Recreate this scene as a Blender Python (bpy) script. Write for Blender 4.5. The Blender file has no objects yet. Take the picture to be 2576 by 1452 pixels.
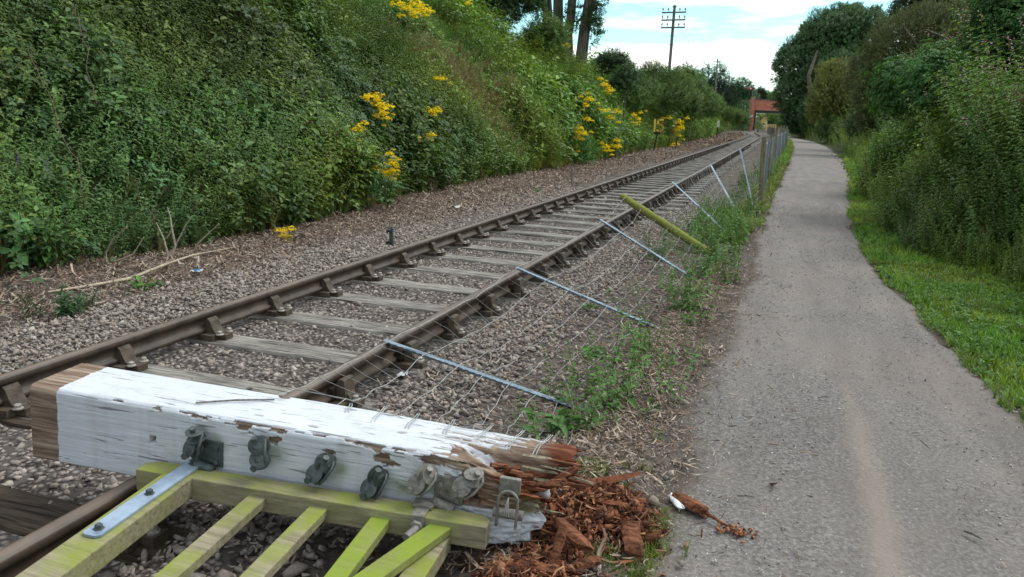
import bpy, bmesh, math, random
import numpy as np
from mathutils import Vector, Matrix, noise as mnoise

random.seed(7); rng = np.random.default_rng(7)
sc = bpy.context.scene
COL = sc.collection
R_ = math.radians

# ------------------------------------------------------------------ camera, world, sun, exposure
CAMP = np.array([2.965, 0.0, 1.605]); YAW, PIT, ROL = R_(18.23), R_(12.43), R_(2.06)
_f = np.array([-math.sin(YAW)*math.cos(PIT), math.cos(YAW)*math.cos(PIT), -math.sin(PIT)])
_r = np.array([math.cos(YAW), math.sin(YAW), 0.0]); _u = np.cross(_r, _f)
_c, _s = math.cos(ROL), math.sin(ROL)
_r, _u = _c*_r + _s*_u, -_s*_r + _c*_u
cam = bpy.data.cameras.new('camera'); camo = bpy.data.objects.new('camera', cam); COL.objects.link(camo)
cam.sensor_fit = 'HORIZONTAL'; cam.sensor_width = 36; cam.lens = 2500/3264*36
cam.clip_start = 0.05; cam.clip_end = 3000
camo.matrix_world = Matrix(((_r[0], _u[0], -_f[0], CAMP[0]), (_r[1], _u[1], -_f[1], CAMP[1]),
                            (_r[2], _u[2], -_f[2], CAMP[2]), (0, 0, 0, 1)))
sc.camera = camo
FP = 2500/3264*2576

def ray(px, py):
    d = _f*FP + _r*(px-1288) - _u*(py-726)
    return CAMP, d/np.linalg.norm(d)
def G(px, py, z=0.0):
    o, d = ray(px, py); return o + d*((z-o[2])/d[2])
def AY(px, py, y):
    o, d = ray(px, py); return o + d*((y-o[1])/d[1])

SUN_EL, SUN_AZ = R_(52), R_(48)          # azimuth clockwise from +Y (down the line)
w = bpy.data.worlds.new('World'); sc.world = w; w.use_nodes = True
nt = w.node_tree; nt.nodes.clear()
def wn(t, **k):
    n = nt.nodes.new(t)
    for a, b in k.items(): setattr(n, a, b)
    return n
sky = wn('ShaderNodeTexSky', sky_type='NISHITA', sun_disc=False, sun_elevation=SUN_EL, sun_rotation=SUN_AZ)
tc = wn('ShaderNodeTexCoord'); mp = wn('ShaderNodeMapping'); mp.inputs['Scale'].default_value = (1.5, 1.5, 9.0); mp.inputs['Location'].default_value = (.7, .2, .35)
cn = wn('ShaderNodeTexNoise'); cn.inputs['Scale'].default_value = 2.3; cn.inputs['Detail'].default_value = 6; cn.inputs['Roughness'].default_value = .55
cr = wn('ShaderNodeValToRGB'); cr.color_ramp.elements[0].position = .43; cr.color_ramp.elements[1].position = .58
mx = wn('ShaderNodeMix', data_type='RGBA'); bgk = wn('ShaderNodeBackground'); out = wn('ShaderNodeOutputWorld')
tint = wn('ShaderNodeMix', data_type='RGBA', blend_type='MULTIPLY'); tint.inputs[0].default_value = 1; tint.inputs[7].default_value = (.95, 1.38, 1.32, 1)
mx.inputs[7].default_value = (11.0, 10.7, 10.3, 1)
L = nt.links.new
L(tc.outputs['Generated'], mp.inputs['Vector']); L(mp.outputs[0], cn.inputs['Vector']); L(cn.outputs[0], cr.inputs[0])
L(sky.outputs[0], tint.inputs[6]); L(cr.outputs[0], mx.inputs[0]); L(tint.outputs[2], mx.inputs[6])
dt = wn('ShaderNodeVectorMath', operation='DOT_PRODUCT'); dt.inputs[1].default_value = (.30, .62, .55); L(tc.outputs['Generated'], dt.inputs[0])   # unseen sky behind the viewer dimmed, added to darken faces turned to camera
dk = wn('ShaderNodeValToRGB'); dk.color_ramp.elements[0].position = 0.0; dk.color_ramp.elements[0].color = (.76, .77, .79, 1); dk.color_ramp.elements[1].position = .38; dk.color_ramp.elements[1].color = (1, 1, 1, 1)
L(dt.outputs['Value'], dk.inputs[0]); mm = wn('ShaderNodeMix', data_type='RGBA', blend_type='MULTIPLY'); mm.inputs[0].default_value = 1; L(mx.outputs[2], mm.inputs[6]); L(dk.outputs[0], mm.inputs[7]); L(mm.outputs[2], bgk.inputs['Color'])
bgk.inputs['Strength'].default_value = 0.115; L(bgk.outputs[0], out.inputs['Surface'])
sl = bpy.data.lights.new('sun', 'SUN'); sl.energy = 1.3; sl.angle = R_(22); sl.color = (1, .96, .9)
so = bpy.data.objects.new('sun', sl); COL.objects.link(so)
sd = Vector((math.sin(SUN_AZ)*math.cos(SUN_EL), math.cos(SUN_AZ)*math.cos(SUN_EL), math.sin(SUN_EL)))
so.rotation_euler = sd.to_track_quat('Z', 'Y').to_euler()
sc.view_settings.view_transform = 'Standard'; sc.view_settings.look = 'None'
sc.view_settings.exposure = 0.56; sc.view_settings.gamma = 1
sc.cycles.max_bounces = 6; sc.cycles.diffuse_bounces = 3; sc.cycles.transparent_max_bounces = 8

# ------------------------------------------------------------------ noise and small maths
def _h(i, j, k, s):
    n = (i*374761393 + j*668265263 + k*2147483647 + s*974634777) & 0xffffffff
    n = ((n ^ (n >> 13))*1274126177) & 0xffffffff
    return ((n ^ (n >> 16)) & 0xffff)/65535.0
def vn(x, y, z=0.0, s=0):
    x, y, z = np.broadcast_arrays(np.asarray(x, float), np.asarray(y, float), np.asarray(z, float))
    i, j, k = [np.floor(a).astype(np.int64) for a in (x, y, z)]
    fx, fy, fz = x-i, y-j, z-k
    fx, fy, fz = [a*a*(3-2*a) for a in (fx, fy, fz)]
    r = 0
    for a in (0, 1):
        for b in (0, 1):
            for c in (0, 1):
                r = r + _h(i+a, j+b, k+c, s)*(fx if a else 1-fx)*(fy if b else 1-fy)*(fz if c else 1-fz)
    return r                                     # 0..1
def fbm(x, y, z=0.0, s=0, o=4):
    t, a, n = 0, .5, 0
    for q in range(o):
        t = t + a*vn(np.asarray(x)*2**q, np.asarray(y)*2**q, np.asarray(z)*2**q, s+q); n += a; a *= .5
    return t/n
def sst(a, b, x):
    t = np.clip((np.asarray(x, float)-a)/(b-a), 0, 1); return t*t*(3-2*t)
def lin(r, g, b):
    f = lambda c: c/12.92 if c <= .04045 else ((c+.055)/1.055)**2.4
    return (f(r/255), f(g/255), f(b/255))

# ------------------------------------------------------------------ the lie of the land
def cx(y): return np.interp(y, [-20, 92, 104, 115, 130, 145, 160, 175, 190, 220, 260, 400], [0, 0, -.2, -.65, -1.4, -2.15, -2.7, -2.85, -2.6, -1.2, 2, 12])
def fl(y): return cx(y)+np.interp(y, [-9, 5, 7, 9.7, 14, 18.8, 24, 38, 52, 85, 120, 400], [-4.0, -3.8, -3.45, -3.45, -4.0, -4.1, -3.9, -4.1, -4.0, -4.5, -4.8, -5])
def pl(y): return np.interp(y, [-9, 2.5, 3.6, 5, 7.3, 11.7, 18.4, 33, 60, 85, 100, 115, 140, 220, 400], [2.45, 2.55, 2.6, 2.62, 2.70, 2.74, 2.85, 3.23, 3.75, 3.9, 3.6, 3.0, 2.2, 3.5, 8])
def pr(y): return np.interp(y, [-9, 3, 5, 6.2, 8.1, 9.8, 13, 19.8, 30, 45, 70, 90, 105, 118, 140, 220, 400], [4.75, 4.62, 4.46, 4.34, 4.27, 4.17, 4.2, 4.6, 5.35, 6.1, 6.6, 6.3, 5.2, 4.4, 3.9, 5.2, 10])
def fr(y): return np.interp(y, [-9, 5, 8, 9.5, 11.5, 14, 20, 30, 45, 70, 90, 105, 118, 140, 400], [7.0, 6.4, 6.0, 5.5, 4.75, 4.75, 5.1, 5.9, 6.7, 7.3, 7.0, 6.0, 5.2, 4.6, 11])
def zt(x, y):
    x, y = np.broadcast_arrays(np.asarray(x, float), np.asarray(y, float))
    u = x-cx(y)
    s = np.maximum(fl(y)-x, 0); z = 3.95*(1-np.exp(-(np.minimum(s, 5.6)/5.6)**1.25*1.9))/(1-math.exp(-1.9))*(1+.2*sst(46, 24, y))
    q = np.maximum(x-fr(y), 0); z = z + 4.6*(1-np.exp(-(q/5.6)**1.2))
    z = z + (fbm(x*.5, y*.5, 0, 3, 3)-.5)*.5*sst(0, 1.5, s+q)
    thr = np.where(u > 0, 1.02+.4*sst(12, 16, y), 1.02); z = z - .05*sst(thr, thr-.12, np.abs(u))
    z = z + .035*sst(.06, .0, np.abs(np.abs(u)-1.55)-.2)*0 + (fbm(x*2.2, y*2.2, 0, 9, 3)-.5)*.03*sst(1.3, 1.6, np.abs(u))
    z = z + .09*sst(1.75, 2.15, x)*sst(4.2, 3.0, y)*sst(2.75, 2.5, x)
    return z
def hit(px, py, extra=0.0, t0=2.5):
    o, d = ray(px, py); t = np.arange(t0, 260, .06); P = o+d*t[:, None]
    below = (P[:, 2] < zt(P[:, 0], P[:, 1])+extra) & ((P[:, 0] < fl(P[:, 1])+.15) | (P[:, 0] > pr(P[:, 1])))
    k = int(np.argmax(below)) if below.any() else len(t)-1
    return P[k]

# ------------------------------------------------------------------ objects
def tag(o, label=None, cat=None, group=None, kind=None):
    if label: o['label'] = label
    if cat: o['category'] = cat
    if group: o['group'] = group
    if kind: o['kind'] = kind
    return o
def thing(name, label, cat, loc=(0, 0, 0), rz=0, group=None):
    o = bpy.data.objects.new(name, None); COL.objects.link(o); o.empty_display_size = .1
    o.location = tuple(loc); o.rotation_euler = (0, 0, rz); return tag(o, label, cat, group)
def fast(name, V, F, mats, parent=None, col=None, attrs=None, smooth=False, mi=None):
    """one mesh from arrays (F: n x 3 or n x 4)"""
    V = np.ascontiguousarray(V, np.float32); F = np.ascontiguousarray(F, np.int32)
    me = bpy.data.meshes.new(name); me.vertices.add(len(V)); me.vertices.foreach_set('co', V.ravel())
    k = F.shape[1]; me.loops.add(F.size); me.loops.foreach_set('vertex_index', F.ravel())
    me.polygons.add(len(F)); me.polygons.foreach_set('loop_start', np.arange(0, F.size, k, dtype=np.int32))
    me.polygons.foreach_set('loop_total', np.full(len(F), k, np.int32))
    if smooth: me.polygons.foreach_set('use_smooth', np.ones(len(F), bool))
    for m in (mats if isinstance(mats, (list, tuple)) else [mats]): me.materials.append(m)
    if mi is not None: me.polygons.foreach_set('material_index', np.asarray(mi, np.int32))
    if col is not None:
        a = me.attributes.new('tone', 'FLOAT_COLOR', 'POINT')
        c = np.ones((len(V), 4), np.float32); c[:, :3] = col; a.data.foreach_set('color', c.ravel())
    for an, av in (attrs or {}).items():
        a = me.attributes.new(an, 'FLOAT', 'POINT'); a.data.foreach_set('value', np.asarray(av, np.float32))
    me.update(calc_edges=True); me.validate()
    o = bpy.data.objects.new(name, me); COL.objects.link(o)
    if parent: o.parent = parent
    return o
class MB:
    """collects shapes, builds ONE mesh object"""
    def __init__(s): s.v = []; s.f = []; s.n = 0; s.sm = []
    def add(s, V, F, smooth=False):
        V = [tuple(map(float, p)) for p in V]
        s.v += V; s.f += [tuple(i+s.n for i in f) for f in F]; s.sm += [smooth]*len(F); s.n += len(V); return s
    def box(s, c, size, rot=None, bev=.0, jit=0):
        bm = bmesh.new(); bmesh.ops.create_cube(bm, size=1)
        for v in bm.verts: v.co = Vector((v.co.x*size[0], v.co.y*size[1], v.co.z*size[2]))
        if bev: bmesh.ops.bevel(bm, geom=bm.edges[:], offset=bev, segments=2, affect='EDGES', profile=.6)
        return s.bm(bm, c, rot, jit)
    def bm(s, bm, c=(0, 0, 0), rot=None, jit=0, smooth=False):
        bm.verts.index_update()
        V = []
        for v in bm.verts:
            p = v.co.copy()
            if jit: p += Vector((random.uniform(-jit, jit) for _ in range(3)))
            if rot is not None: p = rot @ p
            V.append(p+Vector(c))
        F = [[v.index for v in f.verts] for f in bm.faces]; bm.free(); return s.add(V, F, smooth)
    def bar(s, a, b, w, t, up=(0, 0, 1), bev=.003):
        a, b = Vector(a), Vector(b); x = (b-a).normalized(); y = Vector(up).cross(x).normalized(); z = x.cross(y)
        return s.box((a+b)/2, ((b-a).length, w, t), Matrix((x, y, z)).transposed(), bev)
    def tube(s, P, r, n=6, cap=True, smooth=True):
        P = [Vector(p) for p in P]; m = len(P); r = r if hasattr(r, '__len__') else [r]*m
        V = []; t0 = (P[1]-P[0]).normalized(); ref = Vector((0, 0, 1)) if abs(t0.z) < .9 else Vector((1, 0, 0)); u = t0.cross(ref).normalized()
        for i, p in enumerate(P):
            t = (P[min(i+1, m-1)]-P[max(i-1, 0)]).normalized()
            u = (u-t*u.dot(t)).normalized(); q = t.cross(u)
            V += [p+(u*math.cos(2*math.pi*k/n)+q*math.sin(2*math.pi*k/n))*r[i] for k in range(n)]
        F = [(i*n+k, i*n+(k+1) % n, (i+1)*n+(k+1) % n, (i+1)*n+k) for i in range(m-1) for k in range(n)]
        s.add(V, F, smooth)
        if cap: s.add([V[k] for k in range(n)][::-1]+V[-n:], [tuple(range(n)), tuple(range(n, 2*n))])
        return s
    def lathe(s, prof, c, axis, n=16):
        z = Vector(axis).normalized(); x = z.orthogonal().normalized(); y = z.cross(x); c = Vector(c)
        V = [c+z*h+(x*math.cos(2*math.pi*k/n)+y*math.sin(2*math.pi*k/n))*max(r, 1e-4) for (r, h) in prof for k in range(n)]
        F = [(i*n+k, i*n+(k+1) % n, (i+1)*n+(k+1) % n, (i+1)*n+k) for i in range(len(prof)-1) for k in range(n)]
        s.add(V, F, False); m = len(prof)
        return s.add([V[k] for k in range(n)][::-1]+V[-n:], [tuple(range(n)), tuple(range(n, 2*n))])
    def prism(s, prof, y0, y1, axis='y'):
        n = len(prof)
        V = [(a, y0, b) for a, b in prof]+[(a, y1, b) for a, b in prof]
        F = [(k, (k+1) % n, n+(k+1) % n, n+k) for k in range(n)]+[tuple(range(n))[::-1], tuple(range(n, 2*n))]
        return s.add(V, F)
    def build(s, name, mat, parent=None):
        me = bpy.data.meshes.new(name); me.from_pydata(s.v, [], s.f); me.polygons.foreach_set('use_smooth', s.sm)
        me.materials.append(mat); me.update(); me.validate()
        bm = bmesh.new(); bm.from_mesh(me); bmesh.ops.recalc_face_normals(bm, faces=bm.faces[:]); bm.to_mesh(me); bm.free()
        o = bpy.data.objects.new(name, me); COL.objects.link(o)
        if parent: o.parent = parent
        return o
def copy_tree(o, parent=None):
    c = o.copy(); COL.objects.link(c); c.parent = parent
    for ch in list(o.children): copy_tree(ch, c)
    return c

# ------------------------------------------------------------------ materials
def mat(name, rough=.8, spec=.3):
    m = bpy.data.materials.new(name); m.use_nodes = True; t = m.node_tree; t.nodes.clear()
    o = t.nodes.new('ShaderNodeOutputMaterial'); b = t.nodes.new('ShaderNodeBsdfPrincipled'); t.links.new(b.outputs[0], o.inputs[0])
    b.inputs['Roughness'].default_value = rough; b.inputs['Specular IOR Level'].default_value = spec
    return m, t, b
class N:
    def __init__(s, t): s.t = t
    def n(s, ty, ins=None, **k):
        n = s.t.nodes.new(ty)
        for a, b in k.items(): setattr(n, a, b)
        for a, b in (ins or {}).items():
            i = n.inputs[a]
            if hasattr(b, 'is_output') and b.is_output: s.t.links.new(b, i)
            elif isinstance(b, (tuple, list)) and len(b) == 3 and i.type == 'RGBA': i.default_value = (*b, 1)
            else: i.default_value = b
        return n
    def co(s, kind='Object', scale=(1, 1, 1), rand=False):
        if kind == 'World': v = s.n('ShaderNodeNewGeometry').outputs['Position']
        else: v = s.n('ShaderNodeTexCoord').outputs[kind]
        if rand:
            q = s.n('ShaderNodeObjectInfo').outputs['Random']
            k = s.n('ShaderNodeMath', {0: q, 1: 37.0}, operation='MULTIPLY').outputs[0]
            v = s.n('ShaderNodeVectorMath', {0: v, 1: s.n('ShaderNodeCombineXYZ', {0: k, 1: k, 2: k}).outputs[0]}, operation='ADD').outputs[0]
        return s.n('ShaderNodeMapping', {'Vector': v, 'Scale': scale}).outputs[0]
    def noise(s, v, sc=5, det=5, ro=.6, dist=0):
        return s.n('ShaderNodeTexNoise', {'Vector': v, 'Scale': sc, 'Detail': det, 'Roughness': ro, 'Distortion': dist}).outputs[0]
    def ramp(s, f, *st):
        n = s.n('ShaderNodeValToRGB', {0: f}); e = n.color_ramp.elements
        for i, (p, c) in enumerate(st):
            q = e[i] if i < 2 else e.new(p)
            q.position = p; c = (c, c, c) if not hasattr(c, '__len__') else c; q.color = (*c, 1)
        return n.outputs[0]
    def mix(s, f, a, b, mode='MIX'):
        return s.n('ShaderNodeMix', {0: f, 6: a, 7: b}, data_type='RGBA', blend_type=mode).outputs[2]
    def math(s, op, a, b=0.0): return s.n('ShaderNodeMath', {0: a, 1: b}, operation=op).outputs[0]
    def bump(s, b, h, st=.5, d=.01):
        s.t.links.new(s.n('ShaderNodeBump', {'Strength': st, 'Distance': d, 'Height': h}).outputs[0], b.inputs['Normal'])
    def attr(s, nme, out='Color'): return s.n('ShaderNodeAttribute', attribute_name=nme).outputs[out]
    def up(s): 
        g = s.n('ShaderNodeNewGeometry').outputs['Normal']; return s.n('ShaderNodeSeparateXYZ', {0: g}).outputs[2]
def setc(t, b, c): t.links.new(c, b.inputs['Base Color'])

def m_leaf(name, rough=.5, trans=.25, spec=.35):
    m, t, b = mat(name, rough, spec); k = N(t); c = k.attr('tone')
    nz = k.noise(k.co('World'), 3.0, 3); c2 = k.mix(1.0, c, k.ramp(nz, (.3, (.82, .84, .8)), (.7, (1.15, 1.12, 1.1))), 'MULTIPLY'); setc(t, b, c2)
    tr = k.n('ShaderNodeBsdfTranslucent', {'Color': k.mix(1.0, c2, (1.3, 1.5, .6), 'MULTIPLY')})
    ms = k.n('ShaderNodeMixShader', {0: trans, 1: b.outputs[0], 2: tr.outputs[0]})
    t.links.new(ms.outputs[0], t.nodes['Material Output'].inputs[0]); return m
def m_tone(name, rough=.85, spec=.25, sc=60, amp=.5, bump=.0, stretch=(1, 1, 1)):
    m, t, b = mat(name, rough, spec); k = N(t); v = k.co('World', stretch); nz = k.noise(v, sc, 4)
    setc(t, b, k.mix(1.0, k.attr('tone'), k.ramp(nz, (.25, 1-amp), (.75, 1+amp)), 'MULTIPLY'))
    if bump: k.bump(b, nz, bump, .004)
    return m
def m_wood(name, dark, light, rough=.85, axis=0, moss=None, mossamt=.5, sc=1.0, crack=.55, coords='Object', rand=True, bump=.6):
    m, t, b = mat(name, rough, .2); k = N(t)
    st = [22*sc]*3; st[axis] = 1.6*sc
    v = k.co(coords, st, rand); a = k.noise(v, 2.2, 7, .65, .3)
    st2 = [60*sc]*3; st2[axis] = 2.2*sc
    c = k.noise(k.co(coords, st2, rand), 1.0, 3, .5, .6)
    blot = k.noise(k.co(coords, (1, 1, 1), rand), 3.0*sc, 4)
    colr = k.ramp(a, (.3, dark), (.68, light)); colr = k.mix(1.0, colr, k.ramp(blot, (.3, .72), (.7, 1.2)), 'MULTIPLY')
    cr = k.ramp(c, (.36, 0.0), (.42, 1.0)); colr = k.mix(k.math('MULTIPLY', k.math('SUBTRACT', 1.0, cr), crack), colr, tuple(x*.25 for x in dark))
    if moss:
        g = k.noise(k.co('World', (1, 1, 1)), 4.5, 6, .62); upn = k.ramp(k.up(), (.0, .35), (.8, 1.0))
        f = k.math('MULTIPLY', k.ramp(g, (.62-mossamt*.5, 0.0), (.82-mossamt*.5, 1.0)), upn); colr = k.mix(f, colr, moss)
    setc(t, b, colr); k.bump(b, k.mix(.5, a, cr), bump, .006); return m
def m_metal(name, c1, c2, rough=.5, metallic=0.0, sc=14, spec=.5):
    m, t, b = mat(name, rough, spec); b.inputs['Metallic'].default_value = metallic; k = N(t)
    nz = k.noise(k.co('Object', (1, 1, 1), True), sc, 6, .6); setc(t, b, k.ramp(nz, (.3, c1), (.7, c2))); k.bump(b, nz, .25, .002); return m

LEAF = m_leaf('leaf_green'); LEAFN = m_leaf('leaf_glossy', .52, .22, .3)
FLOWER = m_leaf('petal', .7, .3, .1)
STONE = m_tone('ballast_stone', .9, .2, 70, .35, .5); LITTER = m_tone('dead_leaf', .9, .12, 90, .3)
ROT = m_wood('rotten_wood', lin(64, 40, 30), lin(150, 98, 70), .95, 0, coords='Object', sc=1.6, crack=.7)
SLEEPER = m_wood('weathered_sleeper', lin(68, 63, 57), lin(170, 164, 154), .9, 0, crack=.75)
SLEEPD = m_wood('tarred_sleeper', lin(40, 34, 29), lin(92, 80, 66), .9, 0, crack=.7)
RAILM = m_metal('rusty_rail', lin(52, 43, 37), lin(92, 77, 64), .48, 0, 9, .5)
CHAIRM = m_metal('cast_iron_chair', lin(60, 51, 43), lin(100, 88, 74), .7, 0, 20, .3)
BOLTM = m_metal('bolt_steel', lin(130, 122, 112), lin(190, 182, 172), .5, .3, 40)
KEYM = m_wood('key_oak', lin(38, 30, 26), lin(72, 60, 50), .9, 1)
GALV = m_metal('galvanised_steel', lin(110, 128, 142), lin(150, 166, 178), .5, .3, 30)
STRAPM = m_metal('galvanised_strap', lin(128, 146, 166), lin(172, 190, 208), .4, .3, 12)
WIREM = m_metal('fence_wire', lin(140, 142, 140), lin(196, 198, 194), .5, .3, 20)
IRON = m_metal('painted_iron', lin(48, 55, 54), lin(88, 96, 92), .45, 0, 45)
IRONL = m_metal('weathered_iron', lin(84, 80, 74), lin(146, 141, 132), .65, 0, 45)
BLACK = m_metal('black_paint', (.012, .012, .013), (.03, .03, .03), .5, 0, 20)
WHITEP = m_metal('white_paint', lin(215, 217, 216), lin(238, 238, 236), .5, 0, 20)
GATEW = m_wood('algae_gate_wood', lin(116, 108, 86), lin(168, 158, 130), .8, 0, moss=lin(136, 144, 66), mossamt=.42, coords='Object', crack=.2, bump=.25)
GATEG = m_wood('green_gate_wood', lin(118, 118, 74), lin(156, 154, 100), .8, 0, moss=lin(132, 148, 56), mossamt=.6, coords='Object', crack=.2, bump=.25)
MOSSP = m_wood('mossy_post', lin(92, 84, 50), lin(150, 136, 84), .85, 2, moss=lin(128, 134, 58), mossamt=.66, crack=.6)
POSTW = m_wood('grey_post', lin(104, 98, 78), lin(160, 152, 126), .85, 2, crack=.5)
TELEW = m_wood('pole_wood', lin(92, 88, 84), lin(150, 144, 138), .85, 2, crack=.3)
BARK = m_wood('bark', lin(58, 52, 46), lin(128, 118, 104), .9, 2, sc=.35, crack=.6)
TWIG = m_wood('bare_twig', lin(150, 134, 114), lin(206, 190, 166), .85, 0, crack=.1)
YPAINT = m_metal('yellow_paint', (1.0, .58, .06), (1.0, .66, .10), .5, 0, 30)

# ------------------------------------------------------------------ setting: ground, track bed, path
def m_ground():
    m, t, b = mat('soil', .95, .1); k = N(t); v = k.co('World')
    a = k.noise(v, 1.3, 5); f = k.noise(v, 26, 6, .65); g = k.noise(v, 110, 3, .7)
    c = k.ramp(f, (.3, lin(70, 63, 57)), (.52, lin(104, 95, 88)), (.72, lin(132, 122, 112)))
    c = k.mix(1.0, c, k.ramp(g, (.3, .6), (.7, 1.3)), 'MULTIPLY'); c = k.mix(1.0, c, k.ramp(a, (.3, .75), (.7, 1.15)), 'MULTIPLY')
    c = k.mix(k.attr('veg', 'Fac'), c, k.ramp(f, (.3, lin(30, 38, 18)), (.7, lin(66, 78, 38))))
    setc(t, b, c); k.bump(b, k.mix(.5, f, g), .9, .02); return m
xs = np.concatenate([np.linspace(-320, -20, 24), np.linspace(-18, -4.6, 44), np.linspace(-4.5, 7.5, 121), np.linspace(7.8, 20, 30), np.linspace(26, 320, 22)])
ys = np.concatenate([np.linspace(-14, 0, 12), np.linspace(.3, 20, 160), np.linspace(20.5, 60, 60), np.linspace(62, 260, 70), np.linspace(280, 900, 20)])
X, Y = np.meshgrid(xs, ys); Z = zt(X, Y) - .03*((X > pl(Y)+.1) & (X < pr(Y)-.1))
nx = len(xs); idx = np.arange(nx*len(ys)).reshape(len(ys), nx)
F = np.stack([idx[:-1, :-1], idx[:-1, 1:], idx[1:, 1:], idx[1:, :-1]], -1).reshape(-1, 4)
veg = np.maximum(sst(-.2, .4, fl(Y)-X), sst(-.1, .25, X-pr(Y))).ravel()
g = fast('ground', np.stack([X, Y, Z], -1).reshape(-1, 3), F, m_ground(), attrs={'veg': veg}, smooth=True); tag(g, kind='structure')

def m_bed():
    m, t, b = mat('ballast_bed', .95, .15); k = N(t); v = k.co('World')
    vo = k.n('ShaderNodeTexVoronoi', {'Vector': v, 'Scale': 24.0}, feature='F1'); d = vo.outputs['Distance']
    h = k.n('ShaderNodeHueSaturation', {'Saturation': .0, 'Color': vo.outputs['Color']}).outputs[0]
    c = k.mix(1.0, k.ramp(h, (.2, lin(84, 75, 70)), (.5, lin(130, 119, 112)), (.85, lin(174, 162, 153))), k.ramp(d, (.1, 1.1), (.55, .25)), 'MULTIPLY')
    n = k.noise(v, .9, 4); c = k.mix(1.0, c, k.ramp(n, (.3, .8), (.7, 1.15)), 'MULTIPLY')
    setc(t, b, c); k.bump(b, k.ramp(d, (0, 1.0), (.6, 0.0)), 1.0, .03); return m
yy = np.concatenate([np.linspace(-4, 20, 100), np.linspace(20.5, 60, 60), np.linspace(61, 260, 120)]); uu = np.linspace(-2.3, 1.6, 34)
U, Y = np.meshgrid(uu, yy); X = U+cx(Y)+np.where(np.abs(U+.27) > 1.9, (vn(Y*2.1, U*3, 0, 5)-.5)*.5, 0)
Z = zt(X, Y)+.006+np.where(np.abs(U) < .95, .02, 0)-.045*sst(11, 18, Y)*(np.abs(U) < 1.5)
Z = Z - .05*(sst(1.95, 2.25, -U)+sst(1.3, 1.6, U))
idx = np.arange(U.size).reshape(U.shape)
F = np.stack([idx[:-1, :-1], idx[:-1, 1:], idx[1:, 1:], idx[1:, :-1]], -1).reshape(-1, 4)
tag(fast('track_bed', np.stack([X, Y, Z], -1).reshape(-1, 3), F, m_bed(), smooth=True), kind='structure')

def m_path():
    m, t, b = mat('path_gravel', .95, .15); k = N(t); v = k.co('World'); sp = k.n('ShaderNodeSeparateXYZ', {0: v})
    a = k.noise(v, .8, 5); f = k.noise(v, 55, 5, .7); g = k.noise(k.co('World', (1, .6, 1)), 6, 5, .6)
    c = k.ramp(f, (.30, lin(93, 89, 86)), (.5, lin(127, 122, 117)), (.68, lin(162, 156, 151)))
    c = k.mix(k.ramp(a, (.38, 0.0), (.66, .75)), c, lin(142, 132, 124)); c = k.mix(k.ramp(g, (.55, 0.0), (.75, .5)), c, lin(122, 112, 104))
    # worn sandy streak along the path
    P0, P1 = G(2235, 1452), G(2118, 910); sl_ = (P1[0]-P0[0])/(P1[1]-P0[1])
    lx = k.math('ADD', k.math('MULTIPLY', k.math('SUBTRACT', sp.outputs[1], float(P0[1])), float(sl_)), float(P0[0]))
    wob = k.math('MULTIPLY', k.math('SUBTRACT', k.noise(v, 1.7, 3), .5), .14)
    d = k.math('ABSOLUTE', k.math('ADD', k.math('SUBTRACT', sp.outputs[0], lx), wob))
    ff = k.math('ADD', d, k.math('MULTIPLY', k.math('SUBTRACT', k.noise(v, 14, 5, .7), .5), .07))
    fall = k.ramp(k.math('DIVIDE', sp.outputs[1], 12.0), (.30, 1.0), (.50, 0.0))
    c = k.mix(k.math('MULTIPLY', k.ramp(ff, (.015, .65), (.08, 0.0)), fall), c, lin(158, 144, 132))
    ed = k.math('ADD', k.attr('edge', 'Fac'), k.math('MULTIPLY', k.math('SUBTRACT', k.noise(v, 5, 6, .65), .5), .9))
    c = k.mix(k.ramp(ed, (.45, 0.0), (.85, .9)), c, k.ramp(f, (.3, lin(72, 63, 55)), (.6, lin(112, 100, 90))))
    st_ = k.noise(k.co('World', (3, .5, 1)), 1.2, 5); c = k.mix(1.0, c, k.ramp(st_, (.3, .84), (.7, 1.12)), 'MULTIPLY')
    setc(t, b, c); k.bump(b, f, .9, .016); return m
yy = np.concatenate([np.linspace(-6, 24, 230), np.linspace(24.3, 130, 160), np.linspace(132, 300, 40)]); uu = np.linspace(0, 1, 30)
U, Y = np.meshgrid(uu, yy); e0 = pl(Y)-.06+(fbm(Y*1.4, 3, 0, 21, 4)-.5)*.34; e1 = pr(Y)+.05+(fbm(Y*1.3, 9, 0, 22, 4)-.5)*.30
X = e0+(e1-e0)*U; Z = zt(X, Y)*.5+.012+.02*np.sin(U*math.pi)+(fbm(X*2, Y*2, 0, 31, 3)-.5)*.02 - .06*(sst(.05, 0, U)+sst(.95, 1, U))
idx = np.arange(U.size).reshape(U.shape); F = np.stack([idx[:-1, :-1], idx[:-1, 1:], idx[1:, 1:], idx[1:, :-1]], -1).reshape(-1, 4)
tag(fast('path', np.stack([X, Y, Z], -1).reshape(-1, 3), F, m_path(), smooth=True, attrs={'edge': np.maximum(sst(.22, 0, U), .9*sst(.86, 1, U)).ravel()}), kind='structure')
def zp(x, y): return zt(x, y)*.5+.03

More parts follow.
